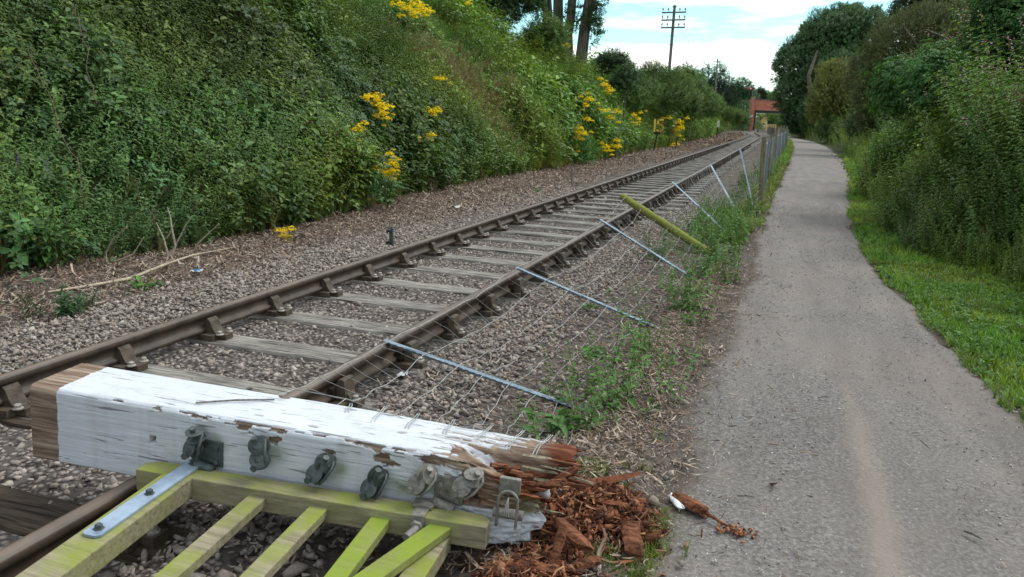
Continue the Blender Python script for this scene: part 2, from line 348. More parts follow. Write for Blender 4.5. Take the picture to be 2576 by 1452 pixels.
# ------------------------------------------------------------------ scattering of many small pieces
def rotz(a):
    c, s, z, o = np.cos(a), np.sin(a), np.zeros_like(a), np.ones_like(a)
    return np.stack([np.stack([c, -s, z], -1), np.stack([s, c, z], -1), np.stack([z, z, o], -1)], -2)
def basis(ax, a):
    """rotation whose z column is ax, spun by a"""
    ax = ax/np.linalg.norm(ax, axis=1, keepdims=True)
    ref = np.where(np.abs(ax[:, 2:3]) < .95, np.array([[0, 0, 1.]]), np.array([[1., 0, 0]]))
    x = np.cross(ref, ax); x /= np.linalg.norm(x, axis=1, keepdims=True); y = np.cross(ax, x)
    B = np.stack([x, y, ax], -1); return B @ rotz(a)
def randrot(n):
    v = rng.normal(size=(n, 3)); return basis(v, rng.uniform(0, 6.28, n))
def scatter(protos, which, pos, R, s, col):
    """instances of small meshes merged: protos = [(V, F tri, C)]"""
    Vs, Fs, Cs, n = [], [], [], 0
    s = np.asarray(s, float); s = s[:, None].repeat(3, 1) if s.ndim == 1 else s
    for k, (V, F, C) in enumerate(protos):
        m = np.nonzero(which == k)[0]
        if not len(m): continue
        W = np.einsum('nij,nvj->nvi', R[m], V[None]*s[m][:, None, :])+pos[m][:, None, :]
        Vs.append(W.reshape(-1, 3)); Fs.append((F[None]+(np.arange(len(m))*len(V))[:, None, None]+n).reshape(-1, 3))
        Cs.append((C[None]*col[m][:, None, :]).reshape(-1, 3)); n += len(V)*len(m)
    return np.concatenate(Vs), np.concatenate(Fs), np.concatenate(Cs)
def join(*sets):
    V, F, C, n = [], [], [], 0
    for v, f, c in sets: V.append(v); F.append(f+n); C.append(c); n += len(v)
    return np.concatenate(V), np.concatenate(F), np.concatenate(C)
def rockproto(k, n=10, el=(1, .8, .6)):
    r = np.random.default_rng(100+k); bm = bmesh.new()
    for p in r.normal(size=(n, 3)): p /= np.linalg.norm(p); bm.verts.new(Vector(p*np.array(el)*r.uniform(.8, 1.1)*.5))
    bmesh.ops.convex_hull(bm, input=bm.verts[:]); bmesh.ops.delete(bm, geom=[v for v in bm.verts if not v.link_faces], context='VERTS')
    bmesh.ops.triangulate(bm, faces=bm.faces[:]); bm.verts.index_update()
    V = np.array([v.co[:] for v in bm.verts]); F = np.array([[v.index for v in f.verts] for f in bm.faces]); bm.free()
    return V, F, np.ones((len(V), 3))
ROCKS = [rockproto(k, 8+k % 3, (1.15, .8, .5)) for k in range(12)]
STONEC = np.array([lin(147, 136, 127), lin(138, 128, 120), lin(154, 143, 134), lin(128, 119, 112), lin(148, 134, 121), lin(160, 150, 140)])
def stonefield(n, fx, fy, size, keep=None, dz=0.0, cols=STONEC, zf=zt, piles=.03):
    x, y = fx(n), fy(n); ok = np.ones(n, bool) if keep is None else keep(x, y); x, y = x[ok], y[ok]; n = len(x)
    s = size*np.exp(rng.normal(0, .32, n)); z = zf(x, y)+dz+rng.uniform(-.3, .5, n)*s*.5+rng.random(n)**2*piles
    return scatter(ROCKS, rng.integers(0, 12, n), np.stack([x, y, z], -1), basis(rng.normal(0, .55, (n, 3))+[0, 0, 1], rng.uniform(0, 6.28, n)), s, cols[rng.integers(0, len(cols), n)]*rng.uniform(.9, 1.35, (n, 1)))
uni = lambda a, b: (lambda n: rng.uniform(a, b, n))
def offrail(x, y): return (np.abs(np.abs(x)-.753) > .05)
sets = [stonefield(60000, uni(-2.0, 1.85), uni(1.0, 10), .036, lambda x, y: offrail(x, y) & (rng.random(len(x)) < sst(1.8, 1.2, x)+.04), .0),
        stonefield(19000, uni(-1.9, 1.7), uni(10, 18), .045, offrail, -.018),
        stonefield(14000, uni(-1.9, 1.6), uni(18, 34), .055, offrail, -.05),
        stonefield(7000, uni(-3.2, -1.7), uni(2.5, 12), .038, lambda x, y: rng.random(len(x)) < sst(-3.0, -1.8, x+.6*(vn(x*1.5, y*1.5, 0, 93)-.5))*.8+.05, .0), stonefield(2600, uni(1.7, 2.5), uni(2.8, 14), .028, None, .0),
        stonefield(4000, uni(-2.6, -1.7), uni(12, 30), .05, lambda x, y: rng.random(len(x)) < sst(-2.7, -1.8, x), .0)]
V, F, C = join(*sets); o = fast('ballast', V, F, STONE, col=C); tag(o, 'grey pink crushed stone ballast around the sleepers', 'ballast', kind='stuff')
# chips on the path
sets = [stonefield(9000, uni(2.5, 5.0), uni(1.2, 8), .010, lambda x, y: (x > pl(y)-.1) & (x < pr(y)+.1), .0, np.array([lin(150, 145, 140), lin(134, 129, 126), lin(178, 172, 166)]), zp, .0),
        stonefield(4000, uni(2.5, 5.0), uni(8, 18), .016, lambda x, y: (x > pl(y)-.1) & (x < pr(y)), .0, np.array([lin(150, 145, 140), lin(128, 122, 118), lin(172, 166, 160)]), zp, .0),
        stonefield(2500, uni(1.7, 2.9), uni(2.4, 5), .016, lambda x, y: x < pl(y)+.2, .005, STONEC, zt, .0)]
V, F, C = join(*sets); o = fast('gravel', V, F, STONE, col=C); tag(o, 'fine grey stone chips loose on the path', 'gravel', kind='stuff')
# dead leaves, reed litter and twigs
def strip(k):
    r = np.random.default_rng(300+k); L_ = 1.0; wd = r.uniform(.035, .11); bend = r.uniform(-.25, .25); lift = r.uniform(0, .3)
    V = []
    for i in range(4):
        a = i/3-.5; wv = wd*(1-abs(a)*1.4) if k % 3 == 0 else wd*.5
        V += [(a, bend*(a*a*4-.5)-wv, lift*a*a*2), (a, bend*(a*a*4-.5)+wv, lift*a*a*2+r.uniform(-.05, .05))]
    F = [t for i in range(3) for t in ((2*i, 2*i+1, 2*i+3), (2*i, 2*i+3, 2*i+2))]
    return np.array(V), np.array(F), np.ones((8, 3))
STRIPS = [strip(k) for k in range(9)]
LITC = np.array([lin(148, 126, 108), lin(170, 150, 132), lin(120, 100, 86), lin(98, 82, 70), lin(186, 170, 152), lin(134, 110, 92)])
def litter(n, fx, fy, size, keep=None, zf=zt):
    x, y = fx(n), fy(n)
    if keep is not None: ok = keep(x, y); x, y = x[ok], y[ok]
    n = len(x); ax = np.stack([rng.normal(0, .35, n), rng.normal(0, .35, n), np.ones(n)], -1); s = size*np.exp(rng.normal(0, .4, n))
    return scatter(STRIPS, rng.integers(0, 9, n), np.stack([x, y, zf(x, y)+.012+rng.random(n)*.02], -1), basis(ax, rng.uniform(0, 6.28, n)), s, LITC[rng.integers(0, 6, n)]*rng.uniform(.7, 1.15, (n, 1)))
sets = [litter(34000, uni(-4.4, -1.6), uni(2.5, 12), .06, lambda x, y: (x > fl(y)-.3) & (rng.random(len(x)) < sst(-1.5, -2.6, x+.5*(vn(x, y, 0, 8)-.5))+.12)),
        litter(30000, uni(-4.6, -1.5), uni(12, 30), .085, lambda x, y: (x > fl(y)-.3) & (rng.random(len(x)) < sst(-1.3, -2.3, x)+.1)),
        litter(9000, uni(-5.2, -1.4), uni(60, 150), .30, lambda x, y: (x > fl(y)-.3) & (x < cx(y)-1.4)), litter(7000, uni(-4.6, -1.5), uni(30, 60), .14, lambda x, y: x > fl(y)-.3),
        litter(3000, uni(-1.3, 1.4), uni(2.6, 14), .05, offrail), litter(6500, uni(1.0, 2.3), uni(2.6, 12), .04),
        litter(30000, uni(1.7, 3.3), uni(2.2, 9), .042, lambda x, y: rng.random(len(x)) < np.exp(-((x-pl(y)+.28)/.27)**2)+.04),
        litter(700, uni(2.6, 4.6), uni(1.5, 14), .03, lambda x, y: (x > pl(y)) & (x < pr(y)), zp), litter(3000, uni(1.9, 3.1), uni(9, 22), .08, lambda x, y: rng.random(len(x)) < np.exp(-((x-pl(y)+.2)/.22)**2))]
V, F, C = join(*sets); o = fast('leaf_litter', V, F, LITTER, col=C); tag(o, 'dry tan leaf and reed litter beside the track', 'leaf litter', kind='stuff')

# ------------------------------------------------------------------ shoots and leaves
class PB:
    """prototype plant: triangles with a tone per vertex"""
    def __init__(s, k): s.V = []; s.F = []; s.C = []; s.r = np.random.default_rng(k)
    def leaf(s, p, d, up, L_, W_, c, fold=.25, droop=.25, fine=True):
        p, d, up = np.array(p, float), np.array(d, float), np.array(up, float)
        d = d/np.linalg.norm(d); x = np.cross(d, up); x /= max(np.linalg.norm(x), 1e-6); n = np.cross(x, d); b = len(s.V)
        c = np.array(c)*s.r.uniform(.78, 1.22)
        if fine:
            s.V += [p, p+d*L_*.35+x*W_*.5+n*fold*W_, p+d*L_*.35-x*W_*.5+n*fold*W_, p+d*L_*.5-n*droop*L_*.25, p+d*L_*.72+x*W_*.36+n*(fold*W_*.6-droop*L_*.4), p+d*L_*.72-x*W_*.36+n*(fold*W_*.6-droop*L_*.4), p+d*L_-n*droop*L_]
            s.F += [(b, b+3, b+1), (b, b+2, b+3), (b+1, b+3, b+4), (b+2, b+5, b+3), (b+3, b+6, b+4), (b+3, b+5, b+6)]; s.C += [c]*7
        else:
            s.V += [p, p+d*L_*.45+x*W_*.5+n*fold*W_, p+d*L_*.45-x*W_*.5+n*fold*W_, p+d*L_-n*droop*L_]
            s.F += [(b, b+3, b+1), (b, b+2, b+3)]; s.C += [c]*4
    def stem(s, P, w_, c):
        P = [np.array(p, float) for p in P]; b = len(s.V)
        for i, p in enumerate(P):
            ww = w_*(1-.6*i/(len(P)-1)); a = np.array([1, .3, 0]); q = np.array([-.5, .8, .0])
            s.V += [p+a*ww, p+q*ww, p-(a+q)*ww]; s.C += [np.array(c)]*3
        for i in range(len(P)-1):
            for k in range(3):
                a0, a1, c0, c1 = b+3*i+k, b+3*i+(k+1) % 3, b+3*i+3+k, b+3*i+3+(k+1) % 3; s.F += [(a0, a1, c1), (a0, c1, c0)]
    def get(s): return np.array(s.V), np.array(s.F), np.array(s.C)
GB = np.array([.046, .105, .034]); GN = np.array([.078, .155, .036]); GW = np.array([.092, .170, .045]); GY = np.array([.13, .17, .04]); TAN = np.array([.30, .22, .13]); STEMC = np.array([.09, .06, .035])
def bramble(k, fine=True):
    q = PB(k); r = q.r; n = 9; h = r.uniform(.45, .75); P = [(0, 0, 0)]
    for i in range(1, n): t = i/(n-1); P.append((.75*t**1.6+r.normal(0, .015), r.normal(0, .02), h*math.sin(t*2.1)*1.05))
    q.stem(P, .004, STEMC*1.4)
    for i in range(1, n):
        for z in range(2):
            a = r.uniform(0, 6.28); d = np.array([math.cos(a), math.sin(a), .5]); p0 = np.array(P[i])+d*.05; e = np.array([-d[1], d[0], 0]); up = np.array([r.normal(0, .25), r.normal(0, .25), 1]); s_ = r.uniform(.75, 1.25)
            c = GB*np.array([1, 1, 1.0]) if r.random() > .06 else GY
            q.leaf(p0, d*[1, 1, .2], up, .075*s_, .058*s_, c, .12, .2, fine); q.leaf(p0, e-d*.1, up, .062*s_, .048*s_, c, .12, .2, fine); q.leaf(p0, -e-d*.1, up, .062*s_, .048*s_, c, .12, .2, fine)
    return q.get()
def nettle(k, fine=True, hs=1.0, n=10):
    q = PB(k); r = q.r; h = r.uniform(.6, .95)*hs; lean = r.normal(0, .12, 2); P = [(lean[0]*t*t, lean[1]*t*t, h*t) for t in np.linspace(0, 1, 5)]
    q.stem(P, .004, np.array([.07, .09, .03]))
    for i in range(2, n):
        t = i/(n-1); p = (lean[0]*t*t, lean[1]*t*t, h*t)
        for z in range(2):
            a = (i % 2)*1.57+z*3.14+r.normal(0, .25); L_ = .118*(1.15-.75*t)*r.uniform(.8, 1.2)
            q.leaf(p, (math.cos(a), math.sin(a), .35-.5*(1-t)), (0, 0, 1), L_, L_*.5, GN, .2, .35, fine)
            if i > n*.45 and r.random() < .35: q.leaf(p, (math.cos(a+.6), math.sin(a+.6), -.5), (0, 0, 1), .06, .008, GY*1.1, 0, .1, False)
    for z in range(4): q.leaf(P[-1], (math.cos(z*1.57), math.sin(z*1.57), 1), (0, 0, 1), .035, .016, GN*1.3, .2, .1, False)
    return q.get()
def herb(k, fine=True, nl=30, h0=1.0, c=GW, W_=.02, L0=.1, flower=None):
    q = PB(k); r = q.r; h = r.uniform(.8, 1.15)*h0; lean = r.normal(0, .15, 2)
    f = lambda t: np.array([lean[0]*t*t*h, lean[1]*t*t*h, h*t]); q.stem([f(t) for t in np.linspace(0, 1, 5)], .004, np.array([.10, .08, .04]))
    for i in range(nl):
        t = .18+.82*i/nl; a = i*2.4+r.normal(0, .2); L_ = L0*(1.1-.7*t)*r.uniform(.8, 1.2)
        q.leaf(f(t), (math.cos(a), math.sin(a), .55), (0, 0, 1), L_, W_*r.uniform(.8, 1.2)*(1.2-.5*t), c, .2, .45, fine)
    if flower is not None:
        for i in range(11):
            a = i*2.4; q.leaf(f(1)+np.array([r.normal(0, .02), r.normal(0, .02), .012*i]), (math.cos(a), math.sin(a), .5), (0, 0, 1), .026, .016, np.array(flower), .1, .1, False)
    return q.get()
def tuft(k, c, h=.5, n=16, wd=.006, spread=.35):
    q = PB(k); r = q.r
    for i in range(n):
        a = r.uniform(0, 6.28); d = np.array([math.cos(a), math.sin(a), 0]); hh = h*r.uniform(.5, 1.1); sp = spread*r.uniform(.2, 1)*h; x = np.array([-d[1], d[0], 0])*wd*r.uniform(.7, 1.3); b = len(q.V); p = d*r.uniform(0, .06*h); cc = np.array(c)*r.uniform(.7, 1.3)
        for t in (0, .5, .85): q.V += [p+d*sp*t*t+np.array([0, 0, hh*t])-x*(1-t*.6), p+d*sp*t*t+np.array([0, 0, hh*t])+x*(1-t*.6)]; q.C += [cc, cc]
        q.V.append(p+d*sp+np.array([0, 0, hh*.95])); q.C.append(cc)
        q.F += [(b, b+1, b+3), (b, b+3, b+2), (b+2, b+3, b+5), (b+2, b+5, b+4), (b+4, b+5, b+6)]
    return q.get()
def twig(k, n=13, L_=.4, leaf=.07, wd=.5, c=GN, fine=False, droop=.2, spread=1.0):
    q = PB(k); r = q.r; P = [np.array([r.normal(0, .03)*t, r.normal(0, .03)*t, t*L_]) for t in np.linspace(0, 1, 4)]; q.stem(P, .004*L_/.4, STEMC)
    for i in range(n):
        t = .12+.88*i/n; a = i*2.4+r.normal(0, .3); p = np.array([0, 0, t*L_]); ll = leaf*r.uniform(.7, 1.25)
        q.leaf(p, (math.cos(a)*spread, math.sin(a)*spread, r.uniform(.2, .9)), (r.normal(0, .3), r.normal(0, .3), 1), ll, ll*wd, c, .15, droop, fine)
    return q.get()
def pinnate(k, c, fine=True):
    q = PB(k); r = q.r; q.stem([(0, 0, 0), (0, 0, .25), (0, 0, .5)], .005, np.array([.1, .1, .04]))
    for i in range(7):
        a = i*2.4; d = np.array([math.cos(a), math.sin(a), .5]); d /= np.linalg.norm(d); p0 = np.array([0, 0, .1+.06*i]); e = np.array([-math.sin(a), math.cos(a), 0]); L_ = r.uniform(.2, .3)
        for j in range(3):
            p = p0+d*L_*(.4+.25*j)-np.array([0, 0, .02*j*j])
            for sg in (-1, 1): q.leaf(p, e*sg+d*.5-np.array([0, 0, .2]), (0, 0, 1), .11, .042, c, .15, .3, fine)
        q.leaf(p0+d*L_, d-np.array([0, 0, .4]), (0, 0, 1), .12, .05, c, .15, .3, fine)
    return q.get()
WS = [twig(140+k, 19, .75, .125, .5, GW, True, .3) for k in range(4)]; WSc = [twig(140+k, 16, .75, .13, .55, GW, False, .3) for k in range(4)]
BR = [bramble(k) for k in range(4)]; NE = [nettle(20+k) for k in range(5)]; HE = [herb(40+k) for k in range(4)]; GR = [tuft(60+k, (.11, .15, .05), .55) for k in range(3)]; DG = [tuft(70+k, TAN, .5) for k in range(2)]
BRc = [bramble(k, False) for k in range(4)]; NEc = [nettle(20+k, False) for k in range(5)]; HEc = [herb(40+k, False, 20, W_=.03) for k in range(4)]
PK = [None, lin(176, 104, 164), None, None, lin(150, 126, 140), None]
NT = [nettle(160+k, True, 1.75, 19) for k in range(5)]; NTc = [nettle(160+k, False, 1.75, 17) for k in range(5)]
HT = [herb(170+k, True, 50, 1.5, GW, .026, .11, PK[k]) for k in range(6)]; HTc = [herb(170+k, False, 28, 1.5, GW, .050, .14, PK[k]) for k in range(6)]
NT[3:] = [twig(150+k, 26, .8, .085, .5, GN, True, .35) for k in range(2)]; NTc[1:] = [twig(150+k, 17, .9+.1*k, .125, .55, GN*1.1, False, .35) for k in range(4)]
PROR = BR+NT+HT+GR+DG; PRORc = BRc+NTc+HTc+GR+DG; RRAN = {'b': (0, 4), 'n': (4, 9), 'h': (9, 15), 'g': (15, 18), 'd': (18, 20)}
PROT = BR+NE+HE+GR+DG+WS; PROTc = BRc+NEc+HEc+GR+DG+WSc
RANGE = {'b': (0, 4), 'n': (4, 9), 'h': (9, 13), 'g': (13, 16), 'd': (16, 18), 'w': (18, 22)}
def undergrowth(n, fx, fy, prot, size, species, keep=None, lift=0.0):
    x, y = fx(n), fy(n); ok = keep(x, y) if keep is not None else np.ones(n, bool); x, y = x[ok], y[ok]; n = len(x)
    which, tone = species(x, y); z = zt(x, y)-.03+lift*rng.random(n)
    e = .3; nx_ = -(zt(x+e, y)-zt(x-e, y))/(2*e); ny_ = -(zt(x, y+e)-zt(x, y-e))/(2*e)
    ax = np.stack([nx_*.55+rng.normal(0, .18, n), ny_*.55+rng.normal(0, .18, n), np.ones(n)], -1)
    s = size*(.42+1.05*vn(x*.8, y*.8, 0, 17))*(.60+.8*vn(x*.38, y*.38, 0, 19))*rng.uniform(.75, 1.2, n)
    s = s*np.where(x > 4, .48+.56*sst(-.1, 1.7, x-fr(y)), 1.0)
    return scatter(prot, which, np.stack([x, y, z], -1), basis(ax, rng.uniform(0, 6.28, n)), s, tone)
def pick(x, y, probs, RANGE=None):
    RANGE = RANGE or globals()['RANGE']
    """probs: list of (key, weight array)"""
    W_ = np.stack([np.broadcast_to(p, x.shape) for _, p in probs], -1); W_ = W_/W_.sum(1, keepdims=True); c = W_.cumsum(1)
    j = np.minimum((rng.random(len(x))[:, None] > c).sum(1), len(probs)-1)
    lo = np.array([RANGE[k][0] for k, _ in probs])[j]; hi = np.array([RANGE[k][1] for k, _ in probs])[j]
    return (lo+rng.random(len(x))*(hi-lo)).astype(int)
DPC = hit(1165, 190, .6)
def left_species(x, y):
    a = vn(x*.55, y*.4, 0, 61); b = vn(x*.8+9, y*.6, 0, 62); hgt = fl(y)-x
    br = sst(12, 6, y+4*(a-.5))*.75*sst(.45, .75, a)+.08+.5*sst(.6, .78, a)*sst(30, 12, y); ne = .9*sst(.2, .6, b)+.35; he = .5*sst(8, 14, y)*sst(.6, .35, a)+.15; gr = .35*sst(.9, .2, hgt)+.10*sst(.55, .75, b)*sst(9, 13, y); dg = .10*sst(.8, .0, hgt); wsh = .25+.9*sst(9, 16, y)*sst(.35, .6, a)+9*np.exp(-((x-DPC[0])/1.2)**2-((y-DPC[1])/1.3)**2)
    w_ = pick(x, y, [('b', br), ('n', ne), ('h', he), ('g', gr), ('d', dg), ('w', wsh)])
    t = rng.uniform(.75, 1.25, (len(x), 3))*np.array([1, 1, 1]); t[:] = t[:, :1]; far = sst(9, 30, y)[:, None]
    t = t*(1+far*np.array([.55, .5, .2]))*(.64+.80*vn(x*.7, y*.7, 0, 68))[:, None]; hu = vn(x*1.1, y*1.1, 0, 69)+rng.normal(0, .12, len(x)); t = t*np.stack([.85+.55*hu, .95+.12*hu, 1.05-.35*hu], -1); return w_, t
kl = lambda x, y: (x < fl(y)+.1+.3*(vn(x*2, y*2, 0, 71)-.5))
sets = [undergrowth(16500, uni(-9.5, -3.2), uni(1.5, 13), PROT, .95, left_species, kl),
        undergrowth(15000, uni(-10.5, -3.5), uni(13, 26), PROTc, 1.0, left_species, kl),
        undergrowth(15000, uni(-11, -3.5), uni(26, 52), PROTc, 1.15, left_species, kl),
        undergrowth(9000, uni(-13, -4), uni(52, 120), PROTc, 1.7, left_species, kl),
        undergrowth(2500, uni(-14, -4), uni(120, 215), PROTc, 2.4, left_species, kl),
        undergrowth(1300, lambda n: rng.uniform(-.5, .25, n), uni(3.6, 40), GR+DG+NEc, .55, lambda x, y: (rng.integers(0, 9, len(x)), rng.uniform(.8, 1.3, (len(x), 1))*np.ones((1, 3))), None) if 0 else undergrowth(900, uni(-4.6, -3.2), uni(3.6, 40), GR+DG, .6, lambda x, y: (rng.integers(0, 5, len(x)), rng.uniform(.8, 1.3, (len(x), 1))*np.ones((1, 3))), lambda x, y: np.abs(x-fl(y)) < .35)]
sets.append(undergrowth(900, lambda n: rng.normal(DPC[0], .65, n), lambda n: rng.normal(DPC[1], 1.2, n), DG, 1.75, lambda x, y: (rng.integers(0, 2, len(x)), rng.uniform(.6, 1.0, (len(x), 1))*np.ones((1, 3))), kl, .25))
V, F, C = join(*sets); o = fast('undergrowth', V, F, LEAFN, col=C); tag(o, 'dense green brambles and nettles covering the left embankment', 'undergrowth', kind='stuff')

def right_species(x, y):
    a = vn(x*.7, y*.5, 0, 81); b = vn(x*.6+4, y*.5, 0, 82)
    w_ = pick(x, y, [('n', 1.1+.5*a), ('h', (.8*sst(.35, .65, b)+.12)*(1-.6*sst(10, 15, y))), ('g', .35*sst(12, 22, y)+.08), ('d', .02)], RRAN)
    t = rng.uniform(.75, 1.25, (len(x), 1))*np.ones((1, 3)); t = t*(.85+.95*vn(x*.8, y*.8, 0, 88))[:, None]*(1+sst(10, 30, y)[:, None]*np.array([.45, .3, .3])); hu = vn(x*1.2, y*1.2, 0, 89)+rng.normal(0, .15, len(x)); t = t*np.stack([.85+.6*hu, .95+.15*hu, 1.05-.1*hu], -1); return w_, t
kr = lambda x, y: x > fr(y)-.1+.45*(vn(x*2, y*2, 0, 91)-.5)
sets = [undergrowth(9500, uni(4.6, 9), uni(3.2, 14), PROR, .95, right_species, kr),
        undergrowth(9500, uni(4.6, 12), uni(14, 28), PRORc, 1.0, right_species, kr),
        undergrowth(4500, uni(5.5, 14), uni(28, 60), PRORc, 1.0, right_species, kr),
        undergrowth(1800, uni(4.5, 16), uni(60, 150), PRORc, 1.6, right_species, kr),
        undergrowth(900, uni(4.4, 6.2), uni(8, 30), PRORc, .35, right_species, lambda x, y: np.abs(x-fr(y)) < .35)]
V, F, C = join(*sets); o = fast('undergrowth', V, F, LEAF, col=C); tag(o, 'tall leafy willowherb and nettles massed right of the path', 'undergrowth', kind='stuff')
# short grass of the verge, and along the foot of the fence
GS = [tuft(90+k, (.165, .30, .03), .07, 9, .0028, .9) for k in range(4)]
def grass(n, fx, fy, s, keep, zf=zt, tone=(1, 1, 1)):
    x, y = fx(n), fy(n); ok = keep(x, y); x, y = x[ok], y[ok]; n = len(x)
    return scatter(GS, rng.integers(0, 4, n), np.stack([x, y, zf(x, y)-.004], -1), rotz(rng.uniform(0, 6.28, n)), s*rng.uniform(.6, 1.3, n), rng.uniform(.7, 1.25, (n, 1))*np.array([tone])*(.6+.7*vn(x*3, y*3, 0, 55))[:, None]*np.stack([.8+.7*vn(x*1.7, y*1.7, 0, 56), np.ones(n), np.ones(n)], -1))
gk = lambda x, y: (rng.random(len(x)) < .25+1.2*fbm(x*2.2, y*2.2, 0, 79, 3)*sst(-.12, .55, x-pr(y)+.1)) & (x > pr(y)-.02+.28*(fbm(x*2.5, y*2.5, 0, 77, 3)-.5)) & (x < fr(y)+.7)
sets = [grass(26000, uni(4.1, 7.0), uni(3.8, 10), 1.0, gk), grass(14000, uni(4.1, 6.0), uni(10, 20), 1.3, gk), grass(9000, uni(4.5, 8), uni(20, 50), 2.2, gk),
        grass(2600, uni(2.3, 3.6), uni(12, 36), 1.7, lambda x, y: np.abs(x-pl(y)+.2) < .22+.1*vn(y, x, 0, 3), zt, (1.0, .8, 1.2)),
        grass(5000, uni(2.6, 4.4), uni(34, 100), 3.0, lambda x, y: np.abs(x-pl(y)+.3) < .4),
        grass(1300, uni(2.2, 2.75), uni(2.35, 3.3), .55, lambda x, y: vn(x*6, y*6, 0, 44) > .62, zt, (1.2, .85, 1.3))]
V, F, C = join(*sets); o = fast('grass', V, F, LEAF, col=C); tag(o, 'bright green short grass along the path verges', 'grass', kind='stuff')
# clover and small herbs in the verge
q = [twig(200+k, 7, .05, .03, .8, np.array([.09, .21, .04])) for k in range(3)]
n = 5200; x, y = rng.uniform(4.1, 6.4, n), rng.uniform(4, 16, n); ok = gk(x, y); x, y = x[ok], y[ok]; n = len(x)
V, F, C = scatter(q, rng.integers(0, 3, n), np.stack([x, y, zt(x, y)+.015], -1), rotz(rng.uniform(0, 6.28, n)), rng.uniform(.5, 1.3, n), rng.uniform(.7, 1.3, (n, 1))*np.ones((1, 3)))
o = fast('clover', V, F, LEAF, col=C); tag(o, 'small round clover leaves among the verge grass', 'ground cover', kind='stuff')
# pink flower spikes seen as one haze over the right-hand herbs
def spike(k, c):
    q_ = PB(k); r = q_.r
    for i in range(26):
        t = i/26; a = i*2.4; q_.leaf((0, 0, .22*t), (math.cos(a), math.sin(a), .5), (0, 0, 1), .03*(1.1-t*.6), .018, np.array(c), .1, .1, False)
    return q_.get()
SPK = [spike(400, lin(196, 110, 178)), spike(401, lin(170, 128, 160)), spike(402, lin(168, 140, 150))]
# ------------------------------------------------------------------ the track
def rail(name, off, label):
    prof = [(-.034, .012), (-.028, 0), (.028, 0), (.034, .012), (.034, .028), (.0095, .042), (.0095, .096), (.033, .108), (.0345, .134), (.028, .145), (.012, .148), (-.012, .148), (-.028, .145), (-.0345, .134), (-.033, .108), (-.0095, .096), (-.0095, .042), (-.034, .028)]
    yy = np.concatenate([np.linspace(-3, 90, 80), np.linspace(91, 240, 110)]); xx = cx(yy)+off; m = len(prof)
    V = np.array([(x+a, y, .043+b) for x, y in zip(xx, yy) for a, b in prof]); F = np.array([(i*m+k, i*m+(k+1) % m, (i+1)*m+(k+1) % m, (i+1)*m+k) for i in range(len(yy)-1) for k in range(m)])
    return tag(fast(name, V, F[:, ::-1], RAILM, smooth=False), label, 'rail')
_t = RAILM.node_tree; _k = N(_t); _b = _t.nodes['Principled BSDF']; _c = _b.inputs['Base Color'].links[0].from_socket
setc(_t, _b, _k.mix(_k.math('MULTIPLY', _k.ramp(_k.up(), (.8, 0.0), (.97, .75)), _k.ramp(_k.noise(_k.co('World', (1, .15, 1)), 9, 5), (.35, .45), (.6, 1.0))), _c, lin(132, 116, 102)))
rail('rail', -.753, 'rusty bullhead rail on the embankment side of the track')
rail('rail', .753, 'rusty bullhead rail nearest the path, passing under the white beam')

def chair_meshes():
    b = MB()
    bm = bmesh.new(); bmesh.ops.create_cube(bm, size=1)
    for v in bm.verts: v.co = Vector((v.co.x*.37, v.co.y*.2, v.co.z*.04+.02))
    bmesh.ops.bevel(bm, geom=[e for e in bm.edges if abs(e.verts[0].co.z-e.verts[1].co.z) > .01], offset=.06, segments=4, affect='EDGES')
    b.bm(bm)
    jaw = [(-.125, .04), (-.10, .052), (-.078, .085), (-.062, .125), (-.04, .145), (-.022, .13), (-.02, .10), (-.03, .075), (-.03, .04)]
    b.prism(jaw, -.045, .045)
    b.prism([(.060, .04), (.062, .14), (.07, .158), (.09, .163), (.108, .155), (.114, .12), (.120, .04)], -.05, .05)
    b.prism([(.06, .03), (.150, .03), (.13, .07), (.112, .09), (.08, .09)], -.035, .035)
    k = MB(); k.prism([(.014, .062), (.06, .055), (.06, .118), (.014, .112)], -.085, .095)
    s = MB(); s.lathe([(.028, 0), (.028, .006), (.018, .01), (.018, .024), (.012, .028)], (0, 0, 0), (0, 0, 1), 8)
    return b, k, s
cb, ck, cs = chair_meshes()
C0 = cb.build('rail_chair', CHAIRM); K0 = ck.build('key', KEYM); S0 = cs.build('bolt', BOLTM)
ME = {'chair': C0.data, 'key': K0.data, 'bolt': S0.data}
for o_ in (C0, K0, S0): bpy.data.objects.remove(o_)
def lod(nm, me, parent, loc=(0, 0, 0), rz=0):
    o = bpy.data.objects.new(nm, me); COL.objects.link(o); o.parent = parent; o.location = loc; o.rotation_euler = (0, 0, rz); return o
def sleeper_mesh(k):
    r = random.Random(k); bm = bmesh.new(); nxs, m = 26, 8; L2 = 1.3
    ring = [(-.125, -.13), (.125, -.13), (.127, -.02), (.118, -.001), (.04, 0), (-.04, 0), (-.118, -.001), (-.127, -.02)]
    V = [(L2*(2*i/(nxs-1)-1), a+(mnoise.noise(Vector((i*.5, b*20, k*7)))*.010), b+mnoise.noise(Vector((i*.4+5, a*14, k*5)))*.007) for i in range(nxs) for a, b in ring]
    F = [(i*m+j, i*m+(j+1) % m, (i+1)*m+(j+1) % m, (i+1)*m+j) for i in range(nxs-1) for j in range(m)]+[tuple(range(m))[::-1], tuple(range((nxs-1)*m, nxs*m))]
    mb = MB(); mb.add(V, F); o = mb.build('sleeper', SLEEPER if k < 5 else SLEEPD); me = o.data; bpy.data.objects.remove(o); return me
SLM = [sleeper_mesh(k) for k in range(7)]
